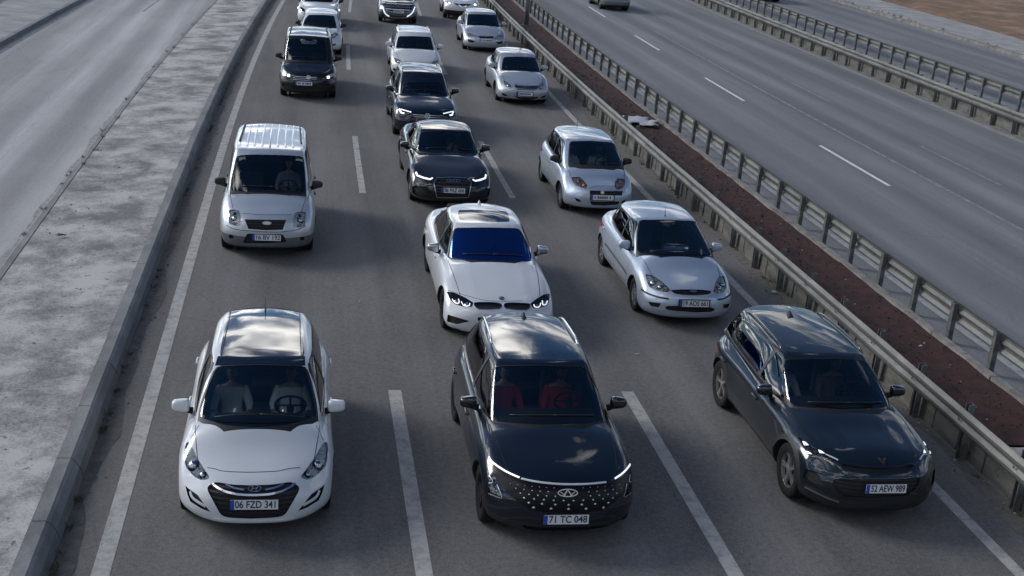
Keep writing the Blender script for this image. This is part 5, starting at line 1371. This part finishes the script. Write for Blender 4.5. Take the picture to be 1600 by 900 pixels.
add(base('sedan', 'sedan', 'silver sedan with dark fog lamp corners, fifth in the right lane, behind the V-grille sedan', 'car', 7.42, 51.0, 4.48, 1.82, 1.48, 1.12, .98, 1.92, 3.45, .86, 2.64, .32, SILVER, bend=0, q=.6,
  regions=[('windshield', CY, [(300,195),(430,205),(555,208),(555,190),(528,118),(420,112),(308,110),(302,150)], {'smooth':1}),
   ('lamp', CY, [(300,262),(340,265),(375,285),(340,292),(305,285)], {'mirror':1,'smooth':1}),
   ('grille', CY, [(385,280),(450,284),(510,282),(500,300),(450,302),(400,300)], {'smooth':1}),
   ('foglight', CY, [(305,305),(365,320),(340,335),(308,325)], {'mirror':1,'smooth':1})],
  plate=(CY, (450,316), None), people=[]))
# white hatch behind dark van
add(base('hatch', 'hatchback', 'small white hatchback with black mirrors, partly hidden behind the dark brown van', 'car', .62, 47.9, 4.0, 1.70, 1.45, .95, .97, 1.70, 3.5, .80, 2.56, .30, WHITE, bend=0, q=.6, mirm=PLASTIC, rl=.16,
  regions=[('windshield', CL, [(235,380),(400,395),(560,410),(750,415),(752,380),(715,245),(560,235),(330,232),(270,300)], {'smooth':1}),
   ('lamp', CL, [(745,505),(785,545),(720,600),(650,600),(670,540)], {'mirror':0,'smooth':1,'bulbs':[(715,560,.06,'r')]}),
   ('foglight', CL, [(655,700),(750,680),(740,710),(660,725)], {'smooth':1})]))
# white tall car at the top left
add(base('suv', 'suv', 'white tall car cut by the top edge at the head of the left lane', 'suv', .62, 55.6, 4.35, 1.86, 1.65, 1.0, 1.05, 1.8, 3.9, .9, 2.6, .33, WHITE, bend=0, q=.6, mirm=PLASTIC, alloy=ALLOYD,
  regions=[('windshield', CL, [(175,5),(400,20),(690,22),(700,-60),(420,-75),(200,-70)], {'smooth':1}),
   ('lamp', CL, [(155,105),(215,110),(270,150),(265,195),(200,160)], {'mirror':1,'smooth':1,'house':LAMPDK,'bulbs':[(160,112,.05,'l')]})]))
# crossover with fang lights at the top of the middle lane
add(base('suv', 'suv', 'dark silver SUV with fang-shaped lights at the top of the middle lane', 'suv', 4.32, 58.6, 4.45, 1.84, 1.62, 1.1, 1.05, 1.9, 3.9, .92, 2.68, .345, paint('paint_slate', (.10,.115,.15), .5, .35), bend=0, q=.6, cladz=.4,
  regions=[('grille', CX, [(195,60),(215,25),(360,20),(510,25),(530,60),(495,110),(400,140),(300,135),(235,100)], {'smooth':1,'bars':4,'barmat':SATIN}),
   ('panel', CX, [(200,165),(300,188),(450,188),(530,165),(520,190),(440,205),(300,205),(210,190)], {'slot':4})],
  ribbons=[('light_guide', CX, [(190,65),(205,115),(225,155),(265,178)], .06, {'mat':DRL}), ('light_guide', CX, [(542,75),(525,120),(500,155),(455,180)], .06, {'mat':DRL}), ('skid_plate', CX, [(210,175),(300,192),(370,196),(450,192),(525,172)], .06, {'mat':SATIN})],
  emblem=[('shield', CX, (362,78), .13, CHROME, .03)], plate=(CX, (362,128), None)))
add(base('suv', 'suv', 'white SUV with a black lower bumper at the top of the right lane', 'suv', 7.68, 61.5, 4.38, 1.81, 1.6, 1.05, 1.05, 1.85, 3.85, .88, 2.65, .345, WHITE2, bend=0, q=.6, cladz=.47, clad=True,
  regions=[('lamp', CP, [(600,50),(640,40),(720,70),(740,110),(660,95)], {'mirror':1,'smooth':1,'bulbs':[(660,72,.06,'l')]}),
   ('grille', CP, [(930,90),(1020,95),(1110,92),(1090,150),(1020,165),(960,150)], {'smooth':1,'bars':2}),
   ('grille', CP, [(780,68),(850,85),(905,110),(890,140),(820,110)], {'mirror':1,'smooth':1})],
  ribbons=[('grille_bar', CP, [(905,95),(940,155),(1020,175),(1095,158),(1130,95)], .05, {'mat':CHROME})],
  emblem=[('disc', CP, (1022,125), .13, CHROME, .03)]))
# car going away on the empty road
add(base('sedan', 'sedan', 'grey sedan driving away at the top of the wide empty road', 'car', 17.6, 74.4, 4.5, 1.75, 1.45, 1.2, .98, 2.0, 3.5, .9, 2.65, .31, GREYM, yaw=math.pi, bend=0, q=.7, cladz=.34))
add(base('suv', 'suv', 'dark car just showing beyond the far guardrails on the far right road', 'car', 31.0, 85.8, 4.4, 1.82, 1.6, 1.1, 1.05, 1.9, 3.85, .9, 2.65, .34, BLACK, yaw=math.pi, bend=0, q=.6))

QUEUE = 'cars in the oncoming queue'
for d in CARS:
    random.seed(3)
    if d['y'] > 39 and abs(d.get('yaw', 0)) < 1: d['yaw'] = byaw(d['x'], d['y']+2)
    r_ = build_car(d)

# ------------------------------------------------------------------ litter
def crumple(name, label, loc, sx, sy, h, m, seed, flat=.25, holes=False, rot=0):
    random.seed(seed); bm = bmesh.new(); n = 18
    r = bmesh.ops.create_grid(bm, x_segments=n, y_segments=n, size=1)
    for v in list(bm.verts):
        x, y = v.co.x, v.co.y; rad = math.hypot(x, y); ang = math.atan2(y, x)
        lim = .62+.38*noise.noise(Vector((math.cos(ang)*2.3, math.sin(ang)*2.3, seed)))+.18*noise.noise(Vector((math.cos(ang)*6, math.sin(ang)*6, seed+4)))
        if rad > lim or (holes and noise.noise(Vector((x*2.2, y*2.2, seed+9))) > .30): bm.verts.remove(v); continue
        z = .5+.5*noise.noise(Vector((x*3, y*3, seed*1.7)))+.35*noise.noise(Vector((x*8, y*8, seed)))
        v.co = Vector((x*sx, y*sy, max(0, z*h*(1-flat*rad))+.004))
    geom = bm.faces[:]
    ex = bmesh.ops.solidify(bm, geom=geom, thickness=.004) if geom else None
    for v in [v for v in bm.verts if not v.link_faces]: bm.verts.remove(v)
    o = obj(name, bm, m); o.location = loc; o.rotation_euler = (0, 0, rot); tag(o, label, 'litter'); return o
WPL = mat('white_plastic_film', (.42,.43,.45), .5, bump=(14,.5,.02))
crumple('plastic_sheet', 'torn white plastic sheet lying across the red soil by the guardrail', at(1000, 192, .13), 1.05, 1.25, .12, WPL, 5, holes=True, rot=-.3)
crumple('plastic_scrap', 'small white scrap on the red soil beside the long guardrail, nearest the camera', at(1438, 542, .13), .06, .05, .05, WPL, 2)
crumple('plastic_bag', 'crumpled dark teal bag lying on the pale concrete median at the left', at(95, 370, .17), .16, .10, .09, mat('teal_bag', (.02,.06,.08), .4), 3)
crumple('paper_scrap', 'white scrap on the asphalt between the blue-black SUV and the dark petrol crossover', at(995, 554, .004), .06, .035, .02, WPL, 8)
crumple('paper_scrap', 'tiny pale scrap on the asphalt left of the white executive sedan', at(562, 472, .004), .04, .03, .02, WPL, 9)
crumple('food_wrapper', 'black and white wrapper on the shoulder below the guardrail behind the petrol crossover', at(1209, 458, .01), .12, .09, .06, mat('wrapper', (.35,.35,.34), .4, var=(22,.95)), 11)
crumple('plastic_bottle', 'crushed grey bottle wedged at the foot of the median kerb, bottom left', at(107, 758, .02), .11, .09, .08, mat('grimy_plastic', (.22,.22,.21), .35, var=(18,.7)), 12, rot=.4)
# gravel crumbs, dry leaves and clods: too many to count
def crumbs(name, boxes, m, n, s0, s1, seed):
    random.seed(seed); bm = bmesh.new()
    for k in range(n):
        x0, x1, y0, y1, z = random.choice(boxes); y = random.uniform(y0, y1); x = random.uniform(x0, x1); x += bend(x, y); s = random.uniform(s0, s1)
        r = bmesh.ops.create_icosphere(bm, subdivisions=1, radius=s)
        M_ = Matrix.Translation((x, y, z+s*.3)) @ Matrix.Rotation(random.uniform(0, 6), 4, 'Z') @ Matrix.Diagonal((random.uniform(.7, 1.5), random.uniform(.6, 1), random.uniform(.4, .8), 1))
        bmesh.ops.transform(bm, matrix=M_, verts=r['verts'])
    return tag(obj(name, bm, m, smooth=False), kind='stuff')
crumbs('gravel', [(8.85, 9.22, 8, 45, .006), (-2.50, -2.25, 8, 45, .006), (-4.9, -2.9, 8, 40, .17)], mat('grit', (.11,.10,.085), .9), 420, .008, .024, 1)
crumbs('soil_clods', [(9.45, 11.05, 14.7, 50, .10)], mat('soil_clod', (.022,.009,.008), .95), 1500, .008, .022, 2)
crumbs('pale_stones', [(9.45, 11.1, 14.7, 50, .11), (8.95, 9.2, 10, 40, .008)], mat('pale_stone', (.30,.28,.25), .8), 120, .01, .028, 3)
# tufts of dry weed along the left kerb and the planted strip
def weeds(name, spots, m, seed):
    random.seed(seed); bm = bmesh.new()
    for (x, y, z, sc) in spots:
        for k in range(14):
            a = random.uniform(0, 6.28); l = sc*random.uniform(.5, 1.2); d = Vector((math.cos(a), math.sin(a), random.uniform(.6, 2))).normalized()*l
            p = Vector((x+bend(x, y)+random.uniform(-.04, .04), y+random.uniform(-.05, .05), z)); s_ = d.cross(Vector((0,0,1))).normalized()*.006
            q = [bm.verts.new(p-s_), bm.verts.new(p+s_), bm.verts.new(p+d*.6+s_*.7+Vector((0,0,.01))), bm.verts.new(p+d)]
            bm.faces.new(q)
    return tag(obj(name, bm, m, smooth=False), kind='stuff')
random.seed(21)
sp_ = [(random.choice((-2.48, -2.47)), random.uniform(11, 45), .0, random.uniform(.04, .10)) for _ in range(50)]
sp_ += [(random.uniform(9.45, 11.05), random.uniform(15, 60), .11, random.uniform(.05, .13)) for _ in range(70)]
sp_ += [(random.uniform(9.1, 9.24), random.uniform(11, 60), .0, random.uniform(.04, .1)) for _ in range(50)]
sp_ += [(random.uniform(-5.1, -4.9), random.uniform(14, 60), .12, random.uniform(.05, .14)) for _ in range(22)]
weeds('weeds', sp_, mat('dry_weed', (.07,.068,.035), .9), 5)
sp2 = [(random.uniform(-17, -13.5), random.uniform(52, 75), .15, random.uniform(.2, .5)) for _ in range(60)] + [(random.uniform(36.3, 36.6), random.uniform(60, 90), .17, random.uniform(.1, .3)) for _ in range(30)]
weeds('roadside_grass', sp2, mat('dusty_grass', (.075,.075,.045), .9), 6)
